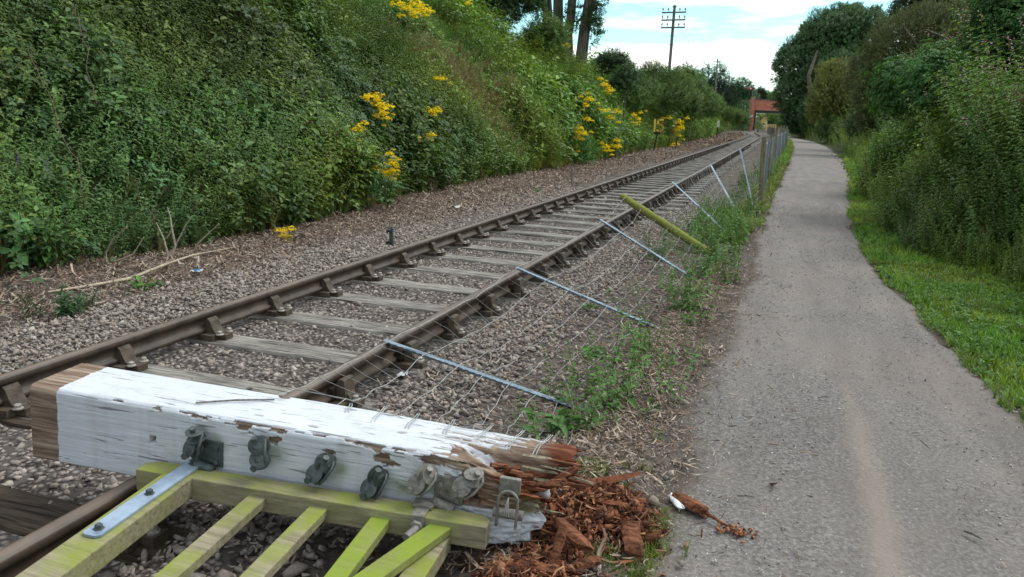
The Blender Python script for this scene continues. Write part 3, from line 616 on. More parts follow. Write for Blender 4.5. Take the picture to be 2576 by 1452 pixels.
SLAB = {-2: 'dark brown timber sleeper in front of the white beam, pebbles lying on it', -1: 'dark weathered sleeper running just behind the white beam',
        0: 'grey split sleeper, first clear one beyond the white beam', 1: 'pale grey sleeper whose end meets the nearest metal stake', 2: 'pale grey weathered sleeper just beyond the nearest metal stake'}
ysl = 3.63-.76*2
for i in range(-2, 242):
    y = 3.63+.76*i; x = float(cx(y)); 
    if y > 186: break
    far = y > 20
    lab = SLAB.get(i) or ('weathered timber sleeper in the near stretch of track' if not far else 'weathered sleeper in the far stretch of track, one of a long run')
    dx = float(cx(y+.5)-cx(y-.5)); h = random.random()
    o = bpy.data.objects.new('sleeper', SLM[6 if i in (-2,) else (5 if i == -1 else (int(h*5)))]); COL.objects.link(o)
    o.location = (x+random.uniform(-.02, .02), y+random.uniform(-.02, .02), random.uniform(-.004, .004)); o.rotation_euler = (0, 0, -math.atan(dx)+random.uniform(-.008, .008)+(math.pi if h > .5 else 0))
    tag(o, lab, 'sleeper', 'timber sleepers under the rails'); flip = h > .5
    if y < 62:
        for sg in (-1, 1):
            c = lod('rail_chair', ME['chair'], o, (.753*sg, 0, 0), 0 if sg > 0 else math.pi)
            if y < 30:
                lod('key', ME['key'], c)
                if y < 18:
                    for bx_, by_ in ((-.145, .05), (-.145, -.05), (.15, 0)): lod('bolt', ME['bolt'], c, (bx_, by_, .04))

def chunk(mb, c, size, rz, tilt, seed, roll=0.0, m=8):
    r = np.random.default_rng(seed); nx_ = 7 if m > 6 else 3; V = []
    for i in range(nx_):
        a = i/(nx_-1)-.5; sc_ = 1-.25*abs(a)*r.uniform(0, 1)
        for j in range(m):
            th = 2*math.pi*(j+.5)/m; q = np.array([math.cos(th), math.sin(th)]); q = q/np.max(np.abs(q))**.8
            ex = (r.uniform(-.16, .16) if i in (0, nx_-1) else 0)
            V.append(((a+ex)*size[0], q[0]*size[1]*.5*sc_*r.uniform(.8, 1.12), q[1]*size[2]*.5*sc_*r.uniform(.8, 1.12)))
    F = [(i*m+j, i*m+(j+1) % m, (i+1)*m+(j+1) % m, (i+1)*m+j) for i in range(nx_-1) for j in range(m)]+[tuple(range(m))[::-1], tuple(range((nx_-1)*m, nx_*m))]
    M3 = Matrix.Rotation(rz, 3, 'Z') @ Matrix.Rotation(tilt, 3, 'Y') @ Matrix.Rotation(roll, 3, 'X')
    return mb.add([M3 @ Vector(v)+Vector(c) for v in V], F)
# ------------------------------------------------------------------ the fallen white gatepost lying over the rail
BTH, BPH = .125, -.053
AX = np.array([math.cos(BTH)*math.cos(BPH), math.sin(BTH)*math.cos(BPH), math.sin(BPH)]); BK = np.array([-math.sin(BTH), math.cos(BTH), 0]); UP = np.cross(AX, BK)
BO = np.array([.753, 2.204, .195])-AX*.80           # s=0: brown end;  s grows to the path
BH, BW = .303, .284
def face(px, py, v=0.0):
    """(s, t) on the front face of the beam"""
    o, d = ray(px, py); k = ((BO+BK*v-o)@BK)/(d@BK); p = o+d*k-BO; return p@AX, p@UP
def topf(px, py):
    o, d = ray(px, py); k = ((BO+UP*BH-o)@UP)/(d@UP); p = o+d*k-BO; return p@AX, p@BK
def BP(s, v, t): return BO+AX*s+BK*v+UP*t
sW = face(145, 1060)[0]; sTop = topf(1435, 1140)[0]; sLow = face(1355, 1300)[0]; sL = face(78, 1050)[0]
def beam():
    ns, nv, nt_ = 760, 66, 66
    # perimeter of the section, starting bottom-front, going up the front, over the top, down the back
    per = [(0, t) for t in np.linspace(0, 1, nt_)]+[(v, 1) for v in np.linspace(0, 1, nv)[1:]]+[(1, t) for t in np.linspace(1, 0, 12)[1:]]+[(v, 0) for v in np.linspace(1, 0, 12)[1:-1]]
    m = len(per); S = np.linspace(0, 1, ns); P = np.array(per)
    s0 = np.repeat(S[:, None], m, 1); v = np.repeat(P[None, :, 0], ns, 0)*1.0; t = np.repeat(P[None, :, 1], ns, 0)*1.0
    nfr = fbm(v*6, t*7, 0, 5, 3)
    # where the timber ends depends on the place in the section
    end = sLow+.0*v+ (sTop-sLow)*sst(.45, .62, v)*sst(.55, .8, t)+(nfr-.5)*.10-.05*sst(.25, 0, t)-.07*sst(.5, 1.0, t)*sst(.5, .3, v)
    s = sL+(end-sL)*s0
    rot = sst(sLow-.62, sLow-.15, s)
    T = t*BH; Vv = v*BW
    # rounding of arrises
    for a, b in ((v, t), (1-v, t), (v, 1-t), (1-v, 1-t)): 
        pass
    r_ = .012
    edge = np.exp(-((v*BW)/.012)**2)*np.exp(-(((1-t)*BH)/.012)**2); T = T-edge*.007; Vv = Vv+edge*.007
    # split along the top at the rotten end, front strip sunk
    sc0 = topf(1100, 1138)[0]; on = sst(sc0, sc0+.30, s)
    gw = .025+.055*sst(sc0, sLow+.1, s); gc = .40-.02*sst(sc0, sLow, s)+.05*(fbm(s*9, 0, 0, 12, 3)-.5)
    groove = np.exp(-(((v-gc)*BW)/gw)**4); T = T-on*groove*.13*sst(.6, 1, t)*(.6+.8*fbm(s*14, v*10, 0, 13, 3))
    T = T-sst(sc0+.05, sLow+.05, s)*sst(.45, .30, v)*sst(.5, 1, t)*(.085+.06*(fbm(s*18, v*12, 0, 14, 3)-.3))
    bsag = sst(sLow-.9, sTop, s)*sst(.45, .6, v)*sst(.6, 1, t); T = T-.02*bsag*fbm(s*10, v*8, 0, 15, 3)
    # ragged front at the end, bulge of rotten face
    fz = sst(.12, 0, v)*rot; Vv = Vv+fz*(fbm(s*22, t*16, 0, 16, 4)-.45)*.030+sst(sLow-.16, sLow, s)*.05*sst(.3, 0, v)
    # paint chips (where the white coat is gone)
    chip = np.zeros_like(s); nn = fbm(s*26, t*30+v*30, 0, 18, 4)
    def blot(cs, ct, rs, rt, on_top=False, k=.75):
        q = ((s-cs)/rs)**2+(((Vv if on_top else T)-ct)/rt)**2; msk = (t > .99) if on_top else (v < .02)
        return msk*(np.sqrt(q)+(nn-.5)*1.3 < k)
    for px, py, rs, rt in ((298, 1005, .045, .012), (618, 1071, .060, .026), (700, 1085, .035, .012), (830, 1148, .035, .03), (945, 1128, .04, .02), (970, 1160, .05, .035), (1085, 1160, .05, .02), (690, 1110, .03, .02), (460, 1026, .05, .008), (855, 1100, .035, .010)):
        a, b = face(px, py); chip = np.maximum(chip, blot(a, b, rs, rt))
    for px, py, rs, rt in ((715, 1000, .03, .02), (787, 1073, .02, .012), (880, 1030, .03, .008), (1010, 1088, .02, .01), (650, 1045, .02, .006)):
        a, b = topf(px, py); chip = np.maximum(chip, blot(a, b, rs, rt, True))
    arr = (((v < .02) & (t > .93)) | ((t > .99) & (v < .05))); chip = np.maximum(chip, arr*(fbm(s*17, (t+v)*14, 0, 24, 4)+.22*sst(sL, sLow, s)+.12*(vn(s*3.1, 0, 0, 25)-.5) > .74))
    brown = (s < sW+(fbm(t*9, v*9, 0, 26, 3)-.5)*.012)
    peel = fbm(s*6, t*38+v*38, 0, 27, 4)+.55*sst(sLow-.75, sLow-.1, s)*np.where(v < .02, sst(.2, .9, np.abs(t-.30)+.25), .8)
    chip2 = np.where(v < .02, (peel > .99) | ((s > sLow-.28) & (t > .42)) , peel > .90)*1.0
    sr_ = topf(1225, 1110)[0]; chip2 = np.where((t > .99) & (s > sr_+(nn-.5)*.35) & (v > .4), (fbm(s*5, v*46, 0, 35, 4) < (s-sr_)/.5+.38)*1.0, chip2)*1.0
    chip2 = np.where((t > .99) & (s > sc0+.04+(nn-.5)*.12) & (v < .46), 1.0, chip2); chip2 = np.where((v < .02) & (t > .84-.25*sst(sc0, sLow, s)+(nn-.5)*.2) & (s > sc0+.10), 1.0, chip2)
    chip2 = np.where((s > sc0+.07+(nn-.5)*.1) & (v < .46) & (t > .88), 1.0, chip2)
    raw = on*groove > .62
    chip2 = np.maximum(chip2, raw); bare = np.maximum(np.maximum(chip, chip2*1.0), brown)
    rawc = np.maximum(raw*1.0, sst(.93, .97, s0)*((v > .3) | (t > .6))); rawc = np.maximum(rawc, (v < .02)*(t < .9)*(chip2 > 0)*(sst(.62, .75, fbm(s*8, v*20+t*20, 0, 29, 3)))*rot)
    depth = .007*np.maximum(chip, .0)+.003*(chip2 > .5)
    Vv = np.where(v < .02, Vv+depth, Vv); T = np.where(t > .985, T-depth, T)
    # grain relief
    gr_ = (fbm(s*5, t*90+v*90, 0, 30, 3)-.5); Vv = np.where(v < .02, Vv+gr_*.003, Vv); T = np.where(t > .985, T+gr_*.003, T)
    rg = bare*(~brown); Vv = np.where(v < .02, Vv+rg*(fbm(s*9, t*60, 0, 36, 3)-.35)*.014, Vv); T = np.where(t > .99, T-rg*(fbm(s*9, v*60, 0, 37, 3)-.35)*.016-raw*(fbm(s*34, v*26, 0, 38, 3)-.5)*.03, T)
    # faint cracks along the face and square peg hole
    hs, ht = face(384, 1107); hole = (v < .02)*(np.abs(s-hs) < .013)*(np.abs(T-ht) < .013); Vv = Vv+hole*.05
    hs, ht = face(1192, 1258); hole2 = (v < .02)*(((s-hs)/.022)**2+((T-ht)/.02)**2 < 1); Vv = Vv+hole2*.06; bare = np.maximum(bare, np.maximum(hole, hole2))
    gap = sst(.5, .0, np.abs(v-1))*0
    Q = BO+s[..., None]*AX+Vv[..., None]*BK+T[..., None]*UP
    V = Q.reshape(-1, 3); idx = np.arange(ns*m).reshape(ns, m); nxt = np.roll(idx, -1, 1)
    F = np.stack([idx[:-1], idx[1:], nxt[1:], nxt[:-1]], -1).reshape(-1, 4)
    ends = []
    for row in (0, ns-1):
        c = V[idx[row]].mean(0)+(AX*-.05 if row else 0); V = np.vstack([V, c]); ci = len(V)-1
        a, b = idx[row], nxt[row]; ends.append(np.stack([a, b, np.full(m, ci), np.full(m, ci)], -1) if row == 0 else np.stack([b, a, np.full(m, ci), np.full(m, ci)], -1))
    tri = np.concatenate([F[:, [0, 1, 2]], F[:, [0, 2, 3]]]+[e[:, :3] for e in ends])
    app = lambda q, e=(1, 1): np.concatenate([q.ravel(), e])
    mo = np.zeros_like(s)
    for px, py in ((545, 1110), (700, 1140), (848, 1178), (990, 1212), (1015, 1225), (1040, 1230), (1095, 1225), (1325, 1290), (555, 1130)):
        a, b = face(px, py); mo = np.maximum(mo, (v < .02)*np.exp(-((s-a)/.035)**2-((T-b)/.03)**2))
    return V-BO, tri, {'moss': app(mo, (0, 0)), 'bare': app(bare*1.0), 'raw': app(rawc), 'along': app(s), 'green': app(((v < .02)*(s0 < .93)*sst(sLow-.22, sLow-.05, s)*sst(.2, .55, t)), (0, 0))}
def m_beam():
    m, t, b = mat('flaking_white_paint_on_wood', .6, .35); k = N(t)
    rot = Matrix((AX, BK, UP)).to_euler(); mpv = k.n('ShaderNodeVectorRotate', {'Vector': k.co('Object'), 'Rotation': (0, 0, 0)}, rotation_type='EULER_XYZ')
    # beam frame: project by dot products
    ob = k.co('Object'); dx = k.n('ShaderNodeVectorMath', {0: ob, 1: tuple(AX)}, operation='DOT_PRODUCT').outputs['Value']; dy = k.n('ShaderNodeVectorMath', {0: ob, 1: tuple(BK)}, operation='DOT_PRODUCT').outputs['Value']; dz = k.n('ShaderNodeVectorMath', {0: ob, 1: tuple(UP)}, operation='DOT_PRODUCT').outputs['Value']
    t.nodes.remove(mpv)
    v = k.n('ShaderNodeCombineXYZ', {0: k.math('MULTIPLY', dx, 1.4), 1: k.math('MULTIPLY', dy, 22), 2: k.math('MULTIPLY', dz, 22)}).outputs[0]
    w1 = k.noise(v, 2.0, 7, .65, .4); w2 = k.noise(v, 3.6, 3, .5, .8); iso = k.noise(ob, 7, 5)
    streak = k.n('ShaderNodeCombineXYZ', {0: k.math('MULTIPLY', dx, 14), 1: k.math('MULTIPLY', dy, 14), 2: k.math('MULTIPLY', dz, 1.5)}).outputs[0]
    dirt = k.noise(streak, 1.0, 5, .6)
    white = k.mix(k.ramp(iso, (.35, 0.0), (.75, .5)), lin(214, 217, 223), lin(188, 190, 190)); white = k.mix(k.ramp(dirt, (.5, 0.0), (.8, .45)), white, lin(168, 164, 154))
    white = k.mix(k.math('MULTIPLY', k.ramp(k.up(), (.2, 1.0), (.6, 0.0)), k.ramp(w1, (.45, 0.0), (.8, .6))), white, lin(180, 180, 176))  # upright sides greyed along the grain: their weaker skylight put into the colour
    crk = k.ramp(w2, (.345, 1.0), (.372, 0.0)); white = k.mix(k.math('MULTIPLY', crk, .7), white, lin(90, 88, 84))
    wood = k.ramp(w1, (.28, lin(62, 48, 40)), (.46, lin(120, 98, 82)), (.70, lin(182, 162, 140)))
    rotc = k.ramp(w1, (.3, lin(54, 28, 18)), (.5, lin(110, 60, 38)), (.75, lin(170, 106, 68)))
    raw = k.attr('raw', 'Fac'); wood = k.mix(raw, wood, rotc); wood = k.mix(k.math('MULTIPLY', k.attr('green', 'Fac'), k.ramp(iso, (.35, .0), (.6, .75))), wood, lin(92, 98, 62))
    c = k.mix(k.attr('bare', 'Fac'), white, wood); c = k.mix(k.math('MULTIPLY', k.attr('moss', 'Fac'), k.ramp(iso, (.35, .1), (.6, .9))), c, lin(98, 112, 52)); setc(t, b, c)
    setr = k.math('ADD', .5, k.math('MULTIPLY', k.attr('bare', 'Fac'), .4)); t.links.new(setr, b.inputs['Roughness'])
    k.bump(b, k.mix(.5, w1, w2), .55, .006); return m
BEAM = thing('gatepost', 'fallen white timber gatepost lying across the rail, rotten at its path end', 'gatepost', BO)
V, F, A = beam(); fast('post_timber', V, F, m_beam(), BEAM, attrs=A)
def inbeam(mb, name, mt): 
    mb.v = [tuple(np.array(p)-BO) for p in mb.v]; return mb.build(name, mt, BEAM)
def wire_pulley(px, py, style, mt, tilt):
    s, t = face(px, py); c = BP(s, 0, t); out_ = -BK; ca, sa = math.cos(tilt), math.sin(tilt); side = AX*ca+UP*sa; upv = -AX*sa+UP*ca
    K_ = .80; root = inbeam(MB().tube([c+BK*.02, c+out_*.035], .016, 8), 'wire_pulley', mt)
    spool = [(.012, -.032), (.021, -.03), (.021, -.028), (.043, -.022), (.044, -.018), (.016, -.011), (.014, .011), (.043, .018), (.044, .022), (.021, .026), (.013, .03)]
    a = MB(); a.lathe(spool, c+out_*.045+upv*.022, upv*style[0]+out_*style[1]+side*style[2], 18); w1_ = a.build('wheel', mt); 
    b = MB(); b.lathe(spool, c+out_*.055-upv*.042-side*.012, upv*.45+out_*.8+side*(.35 if style[1] > .5 else -.4), 18); w2_ = b.build('wheel', mt)
    hx = MB().lathe([(.014, -.012), (.015, .012)], c+out_*.065+upv*.055, upv+out_*.3, 6).build('nut', mt)
    hy = MB().lathe([(.017, -.012), (.017, .014)], c+out_*.085-upv*.065-side*.03, out_, 6).build('nut', mt)
    y_ = MB(); pts = [c+out_*.03+upv*.04+side*.03, c+out_*.06+upv*.03+side*.042, c+out_*.085-upv*.02+side*.038, c+out_*.07-upv*.07+side*.02]; y_.tube(pts, .007, 6); yk = y_.build('yoke', mt)
    for q in (w1_, w2_, hx, hy, yk):
        for v_ in q.data.vertices: v_.co = Vector(c)+(v_.co-Vector(c))*K_-Vector(BO)
        q.parent = root
    return root
for px, py, st, mt, ti in ((507, 1097, (.95, .2, 0), IRON, .05), (668, 1122, (.3, .95, .1), IRON, .35), (824, 1165, (.45, .4, .75), IRON, -.35), (957, 1198, (.1, .5, .85), IRON, -.2), (1077, 1192, (.6, .45, .6), IRONL, -.4), (1192, 1200, (.8, .2, -.5), IRONL, -.5)): wire_pulley(px, py, st, mt, ti)
# the one with an open yoke at the rotten end
s, t = face(1283, 1262); c = BP(s, 0, t); e = MB()
arch = [c-UP*.075+AX*-.034]+[c+UP*(.025+.035*math.sin(a))+AX*(-.034*math.cos(a)) for a in np.linspace(0, math.pi, 9)]+[c-UP*.075+AX*.034]
e.tube([p-BK*.045 for p in arch], .0055, 6); rt = inbeam(e, 'wire_pulley', IRONL)
h = MB().tube([c-UP*.03-AX*.05-BK*.03, c-UP*.03+AX*.055-BK*.03], .018, 10); q = inbeam(h, 'roller', IRONL); q.parent = rt
h = MB(); [h.tube([c-UP*.03-BK*.052+AX*d_, c+UP*.02-BK*.055+AX*(d_*.4), c+UP*.035-BK*.04], .002, 4) for d_ in (-.008, 0, .008)]; q = inbeam(h, 'wire_loop', WIREM); q.parent = rt
s, t = face(1283, 1222); inbeam(MB().box(BP(s, .0, t), (.075, .02, .06), Matrix((AX, BK, UP)).transposed(), .004), 'pulley_pad', IRONL)
# splinters and loose fragments at the broken end
for i in range(26):
    r = random.Random(40+i); top_ = i % 3 != 0
    sv = (sTop if top_ else sLow)-r.uniform(-.02, .16); vv = r.uniform(.45, .98) if top_ else r.uniform(.0, .5); tt = r.uniform(.60, .95) if top_ else r.uniform(.12, .80)
    a = BP(sv, vv*BW, tt*BH); ln = r.uniform(.04, .13); dv = AX+BK*r.uniform(-.22, .18)+UP*r.uniform(-.25, .12); h = MB().bar(a-dv*.02, a+dv*ln, r.uniform(.006, .02), r.uniform(.003, .008), UP+BK*r.uniform(-.6, .6), 0)
    nv_ = len(h.v)//2; h.v = [tuple(np.array(p)+(AX*r.uniform(-.015, .03)+UP*r.uniform(-.004, .004) if np.dot(np.array(p)-a, AX) > ln*.5 else 0)) for p in h.v]; inbeam(h, 'splinter', ROT if i % 2 else POSTW)
sg_ = topf(1100, 1138)[0]
for i in range(16):
    r = random.Random(90+i); sv = r.uniform(sg_+.16, sLow+.06); h = MB(); chunk(h, BP(sv, BW*r.uniform(.26, .50), BH-r.uniform(.05, .095)), (r.uniform(.03, .06), r.uniform(.018, .03), r.uniform(.012, .022)), BTH+r.uniform(-.3, .3), r.uniform(-.3, .3), 950+i, 0, 5); inbeam(h, 'loose_fragment', ROT)
# two hinge plates with bolts
for px, py, mt, dirn in ((530, 1138, IRON, -1), (1130, 1232, IRONL, 1)):
    s, t = face(px, py); c = BP(s, -.004, t); M3 = Matrix((AX, BK, UP)).transposed()
    pl_ = inbeam(MB().box(c, (.105, .012, .10), M3, .002), 'hinge_plate', mt)
    for dx_, dz_ in ((-.03, .02), (.032, .026), (.032, -.03)):
        q = inbeam(MB().lathe([(.011, 0), (.011, .01), (.007, .012)], BP(s+dx_, -.010, t+dz_), -BK, 6), 'bolt', mt); q.parent = pl_
    b = MB().tube([BP(s-.045, -.03, t-.04), BP(s+.03, -.03, t-.055)], .018, 10); q = inbeam(b, 'hinge_knuckle', mt); q.parent = pl_
    if dirn > 0: q = inbeam(MB().box(BP(s-.075, -.045, t-.045), (.075, .05, .012), M3, .002), 'hinge_tongue', mt); q.parent = pl_
# fence staples and wire tails on the top
tails = [(880, 1022, 868, 1040), (967, 1030, 932, 1062), (1050, 1048, 1018, 1078), (1140, 1062, 1112, 1092), (1235, 1078, 1185, 1112), (1315, 1090, 1272, 1122), (1385, 1102, 1340, 1135)]
for a0, a1, b0, b1 in tails:
    h = MB()
    for q_ in range(2):
        s1, v1 = topf(a0+q_*5, a1); s2, v2 = topf(b0+q_*9, b1); zz = -.012 if s2 > 1.9 else 0
        h.tube([BP(s1, v1, BH+.012), BP(s1*.6+s2*.4+.006, v1*.6+v2*.4, BH+.014), BP(s1*.3+s2*.7-.004, v1*.3+v2*.7, BH+.006), BP(s2, v2, BH-.002+zz)], .0022, 4)
    inbeam(h, 'wire_staple', WIREM)
s1, v1 = topf(492, 1017); s2, v2 = topf(690, 1009)
tag(MB().tube([BP(s1, v1, BH+.006), BP(s1*.5+s2*.5, v1*.5+v2*.5+.004, BH+.009), BP(s2, v2, BH+.006)], [.0035, .004, .003], 6).build('stick', TELEW), 'thin dark straight twig lying on top of the white gatepost', 'twig')

# ------------------------------------------------------------------ the picket gate lying on the ballast
def gp(px, py, dz=0.0):
    o, d = ray(px, py); a = .292+.030*.753-dz; return o+d*((a-.030*o[0]-o[2])/(d[2]+.030*d[0]))
GN_ = np.array([.030, 0, 1]); GN_ = GN_/np.linalg.norm(GN_)
GATE = thing('picket_gate', 'mossy wooden picket gate lying flat against the white gatepost', 'gate', gp(700, 1250))
gl = np.array(GATE.location)
def ingate(mb, name, mt): mb.v = [tuple(np.array(p)-gl) for p in mb.v]; return mb.build(name, mt, GATE)
sa, sb = (gp(361, 1155)+gp(405, 1142)*0+gp(358, 1181))/2, (gp(1243, 1292)+gp(1219, 1333))/2
dirS = (sb-sa)/np.linalg.norm(sb-sa); nS = np.cross(GN_, dirS)
h = MB(); w2 = .043
prof = [sa+nS*w2*.35, sa+dirS*.05+nS*w2, sb-dirS*.03+nS*w2, sb+nS*w2*.3, sb-nS*w2, sa-nS*w2]
h.add([p for p in prof]+[p-GN_*.085 for p in prof], [(0, 1, 2, 3, 4, 5), (11, 10, 9, 8, 7, 6)]+[(i, i+6, (i+1) % 6+6, (i+1) % 6) for i in range(6)])
o_ = ingate(h, 'stile', GATEW)
bv = o_.modifiers.new('bevel', 'BEVEL'); bv.width = .004; bv.segments = 2
def slat(name, ends, dz, wd, th, mt, far=1.15):
    (a, b), (c, d) = ends; p, q = (gp(*a, dz)+gp(*b, dz))/2, (gp(*c, dz)+gp(*d, dz))/2; dd = (q-p)/np.linalg.norm(q-p)
    p = p-dd*.02; q = p+dd*far; h = MB().bar(p-GN_*th/2, q-GN_*th/2, wd, th, GN_, .004); return ingate(h, name, mt), q
rail1, e1 = slat('bottom_rail', (((408, 1190), (485, 1203)), ((44, 1452), (141, 1452))), -.002, .118, .075, GATEW, 1.05)
slat('picket', (((626, 1243), (674, 1250)), ((383, 1452), (451, 1447))), .028, .068, .035, GATEW)
slat('picket', (((777, 1271), (828, 1279)), ((598, 1452), (665, 1450))), .028, .068, .035, GATEW)
slat('picket', (((932, 1300), (982, 1307)), ((809, 1452), (881, 1447))), .028, .068, .035, GATEG)
slat('brace', (((1087, 1314), (1139, 1323)), ((886, 1452), (961, 1452))), .020, .075, .03, GATEG)
slat('top_rail', (((1075, 1346), (1134, 1346)), ((1001, 1452), (1070, 1452))), .055, .078, .06, GATEW, 1.0)
# hinge strap
pa, pb = (gp(530, 1165)+gp(490, 1150))/2, (gp(210, 1352)+gp(240, 1358))/2; dd = (pb-pa)/np.linalg.norm(pb-pa); xx = np.cross(GN_, dd); h = MB(); hw = .032
pr_ = [pa+xx*hw, pa-xx*hw, pb-dd*.012-xx*hw, pb-xx*hw*.6, pb+xx*hw*.6, pb-dd*.012+xx*hw]; off = GN_*.004
h.add([p+off*1.0 for p in pr_]+[p+off*3 for p in pr_], [(5, 4, 3, 2, 1, 0), (6, 7, 8, 9, 10, 11)]+[(i, (i+1) % 6, (i+1) % 6+6, i+6) for i in range(6)])
st_ = ingate(h, 'strap_hinge', STRAPM)
for f_ in (.10, .52, .93):
    p = pa+(pb-pa)*f_+GN_*.012; q = ingate(MB().lathe([(.017, 0), (.017, .003), (.012, .004), (.012, .014), (.009, .017)], p, GN_, 6), 'bolt', IRON); q.parent = st_
p = pa-dd*.02; q = ingate(MB().tube([p-xx*.04+GN_*.006, p+xx*.04+GN_*.006], .014, 10), 'hinge_knuckle', STRAPM); q.parent = st_
# latch clamp over the stile
c = gp(1062, 1283); cl = ingate(MB().box(c+GN_*.004, (.05, .10, .008), Matrix((dirS, nS, GN_)).transposed(), .002).box(c-nS*.052-GN_*.03, (.05, .008, .075), Matrix((dirS, nS, GN_)).transposed(), .002), 'latch_clamp', IRONL)
q = ingate(MB().tube([c-nS*.05-GN_*.03+dirS*.01, c-nS*.13-GN_*.036-dirS*.012], .015, 8).lathe([(.024, 0), (.024, .016)], c-nS*.058-GN_*.03, -nS, 6), 'latch_bolt', IRONL); q.parent = cl

# ------------------------------------------------------------------ rotten wood fallen from the post
def heap(x, y):
    d1 = ((x-2.46)/.20)**2+((y-2.80)/.17)**2; d2 = ((x-2.34)/.17)**2+((y-2.24)/.15)**2; d3 = ((x-2.37)/.11)**2+((y-2.58)/.20)**2
    return .085*np.exp(-d1*1.3)+.045*np.exp(-d2*1.2)+.06*np.exp(-d3*1.2)
def chunkproto(k):
    b = MB(); r = random.Random(k); chunk(b, (0, 0, 0), (1.3, r.uniform(.35, .8), r.uniform(.18, .45)), 0, 0, 500+k, 0, 4 if k % 2 else 5)
    bm = bmesh.new(); vs = [bm.verts.new(v) for v in b.v]
    for f in b.f: bm.faces.new([vs[i] for i in f])
    bmesh.ops.triangulate(bm, faces=bm.faces[:]); bm.verts.index_update(); V = np.array([v.co[:] for v in bm.verts]); F = np.array([[v.index for v in f.verts] for f in bm.faces]); bm.free(); return V, F, np.ones((len(V), 3))
CH = [chunkproto(k) for k in range(8)]
n = 11000; x = rng.normal(2.40, .21, n); y = rng.uniform(2.0, 3.05, n); x = x-.32*np.clip(2.75-y, 0, 1); hh = heap(x, y); ok = rng.random(n) < hh*16; x, y, hh = x[ok], y[ok], hh[ok]; n = len(x)
RC = np.array([lin(118, 74, 54), lin(140, 92, 66), lin(92, 58, 45), lin(162, 118, 90), lin(72, 50, 41)])
V, F, C = scatter([CH[k] for k in (0, 2, 4, 6)]+[rockproto(70+k, 8, (1.6, .6+.1*(k%3), .22+.06*(k%4))) for k in range(10)], rng.integers(0, 14, n), np.stack([x, y, zt(x, y)+hh*(.55+.5*rng.random(n))+.005], -1), randrot(n), np.clip(.0165*np.exp(rng.normal(0, .6, n)), .005, .045), RC[rng.integers(0, 5, n)]*rng.uniform(.75, 1.2, (n, 1)))
n2 = 2600; x = rng.normal(2.40, .25, n2); y = rng.uniform(1.95, 3.2, n2); x = x-.32*np.clip(2.75-y, 0, 1); h2 = heap(x, y); ok = rng.random(n2) < h2*22+.03; x, y, h2 = x[ok], y[ok], h2[ok]; n2 = len(x)
V, F, C = join((V, F, C), scatter(STRIPS, rng.integers(0, 9, n2), np.stack([x, y, zt(x, y)+h2*(1.0+.2*rng.random(n2))+.012], -1), basis(rng.normal(0, .6, (n2, 3))+[0, 0, 1], rng.uniform(0, 6.28, n2)), .05*np.exp(rng.normal(0, .45, n2)), RC[rng.integers(0, 5, n2)]*rng.uniform(.8, 1.35, (n2, 1))))
xx_, yy_ = np.meshgrid(np.linspace(1.75, 2.9, 40), np.linspace(1.9, 3.2, 46)); hz = zt(xx_, yy_)+heap(xx_, yy_)*.85-.012+(fbm(xx_*30, yy_*30, 0, 6, 3)-.5)*.02
ix = np.arange(xx_.size).reshape(xx_.shape); q4 = np.stack([ix[:-1, :-1], ix[:-1, 1:], ix[1:, 1:], ix[1:, :-1]], -1).reshape(-1, 4); q4 = q4[(heap(xx_, yy_).ravel()[q4] > .03).all(1)]
Vh = np.stack([xx_, yy_, hz], -1).reshape(-1, 3); V, F, C = join((V, F, C), (Vh, np.concatenate([q4[:, :3], q4[:, [0, 2, 3]]]), np.ones((len(Vh), 3))*lin(96, 64, 50)))
ROTT = m_tone('crumbled_wood', .95, .1, 40, .45, .6, (1, 1, 1))
o = fast('wood_crumbs', V, F, ROTT, col=C); tag(o, 'heap of crumbled red brown rotten wood at the post end', 'wood crumbs', kind='stuff')
BIG = [(1440, 1345, .17, .055, .045, -.75, 'thick reddish block of rotten wood leaning at the top of the crumb heap'),
       (1375, 1305, .13, .04, .03, 1.2, 'pale grey brown wood slab standing against the broken post end'),
       (1590, 1350, .13, .075, .05, 1.9, 'ribbed brown wood chunk at the path side edge of the heap'),
       (1640, 1345, .07, .03, .025, .3, 'small brown splinter furthest out on the path side of the heap'),
       (1480, 1412, .10, .04, .035, .9, 'short square wood piece lying alone below the heap'),
       (1290, 1422, .20, .06, .04, .25, 'long flat dark red wood plank at the foot of the heap'),
       (1400, 1400, .15, .035, .03, 1.4, 'upright splinter of rotten wood in the middle of the heap'),
       (1540, 1272, .08, .045, .04, -.3, 'squat brown wood block between the heap and the weeds'),
       (1530, 1250, .10, .03, .03, 1.1, 'narrow wood shard propped behind the heap'),
       (1350, 1430, .18, .05, .04, .1, 'broad dark chunk of rotten wood beside the gate'),
       (1455, 1232, .11, .04, .03, .4, 'orange brown wood piece resting on the flat grey stone'),
       (1420, 1205, .13, .05, .035, .2, 'dark red wood strip fallen just under the broken top edge')]
for i, (px, py, a, b_, c_, rz, lab) in enumerate(BIG):
    p = G(px, py, .06); z = float(zt(p[0], p[1])+heap(p[0], p[1])); p = G(px, py, z+.02); h = MB()
    chunk(h, (0, 0, 0), (a, b_, c_), rz, random.uniform(-.35, .2) if i not in (6, 8) else -1.0, 700+i)
    o = h.build('wood_chunk', ROT); o.location = (p[0], p[1], z+c_*.4+(.03 if i in (6, 8) else 0)); tag(o, lab, 'wood chunk', 'large pieces of rotten post wood')
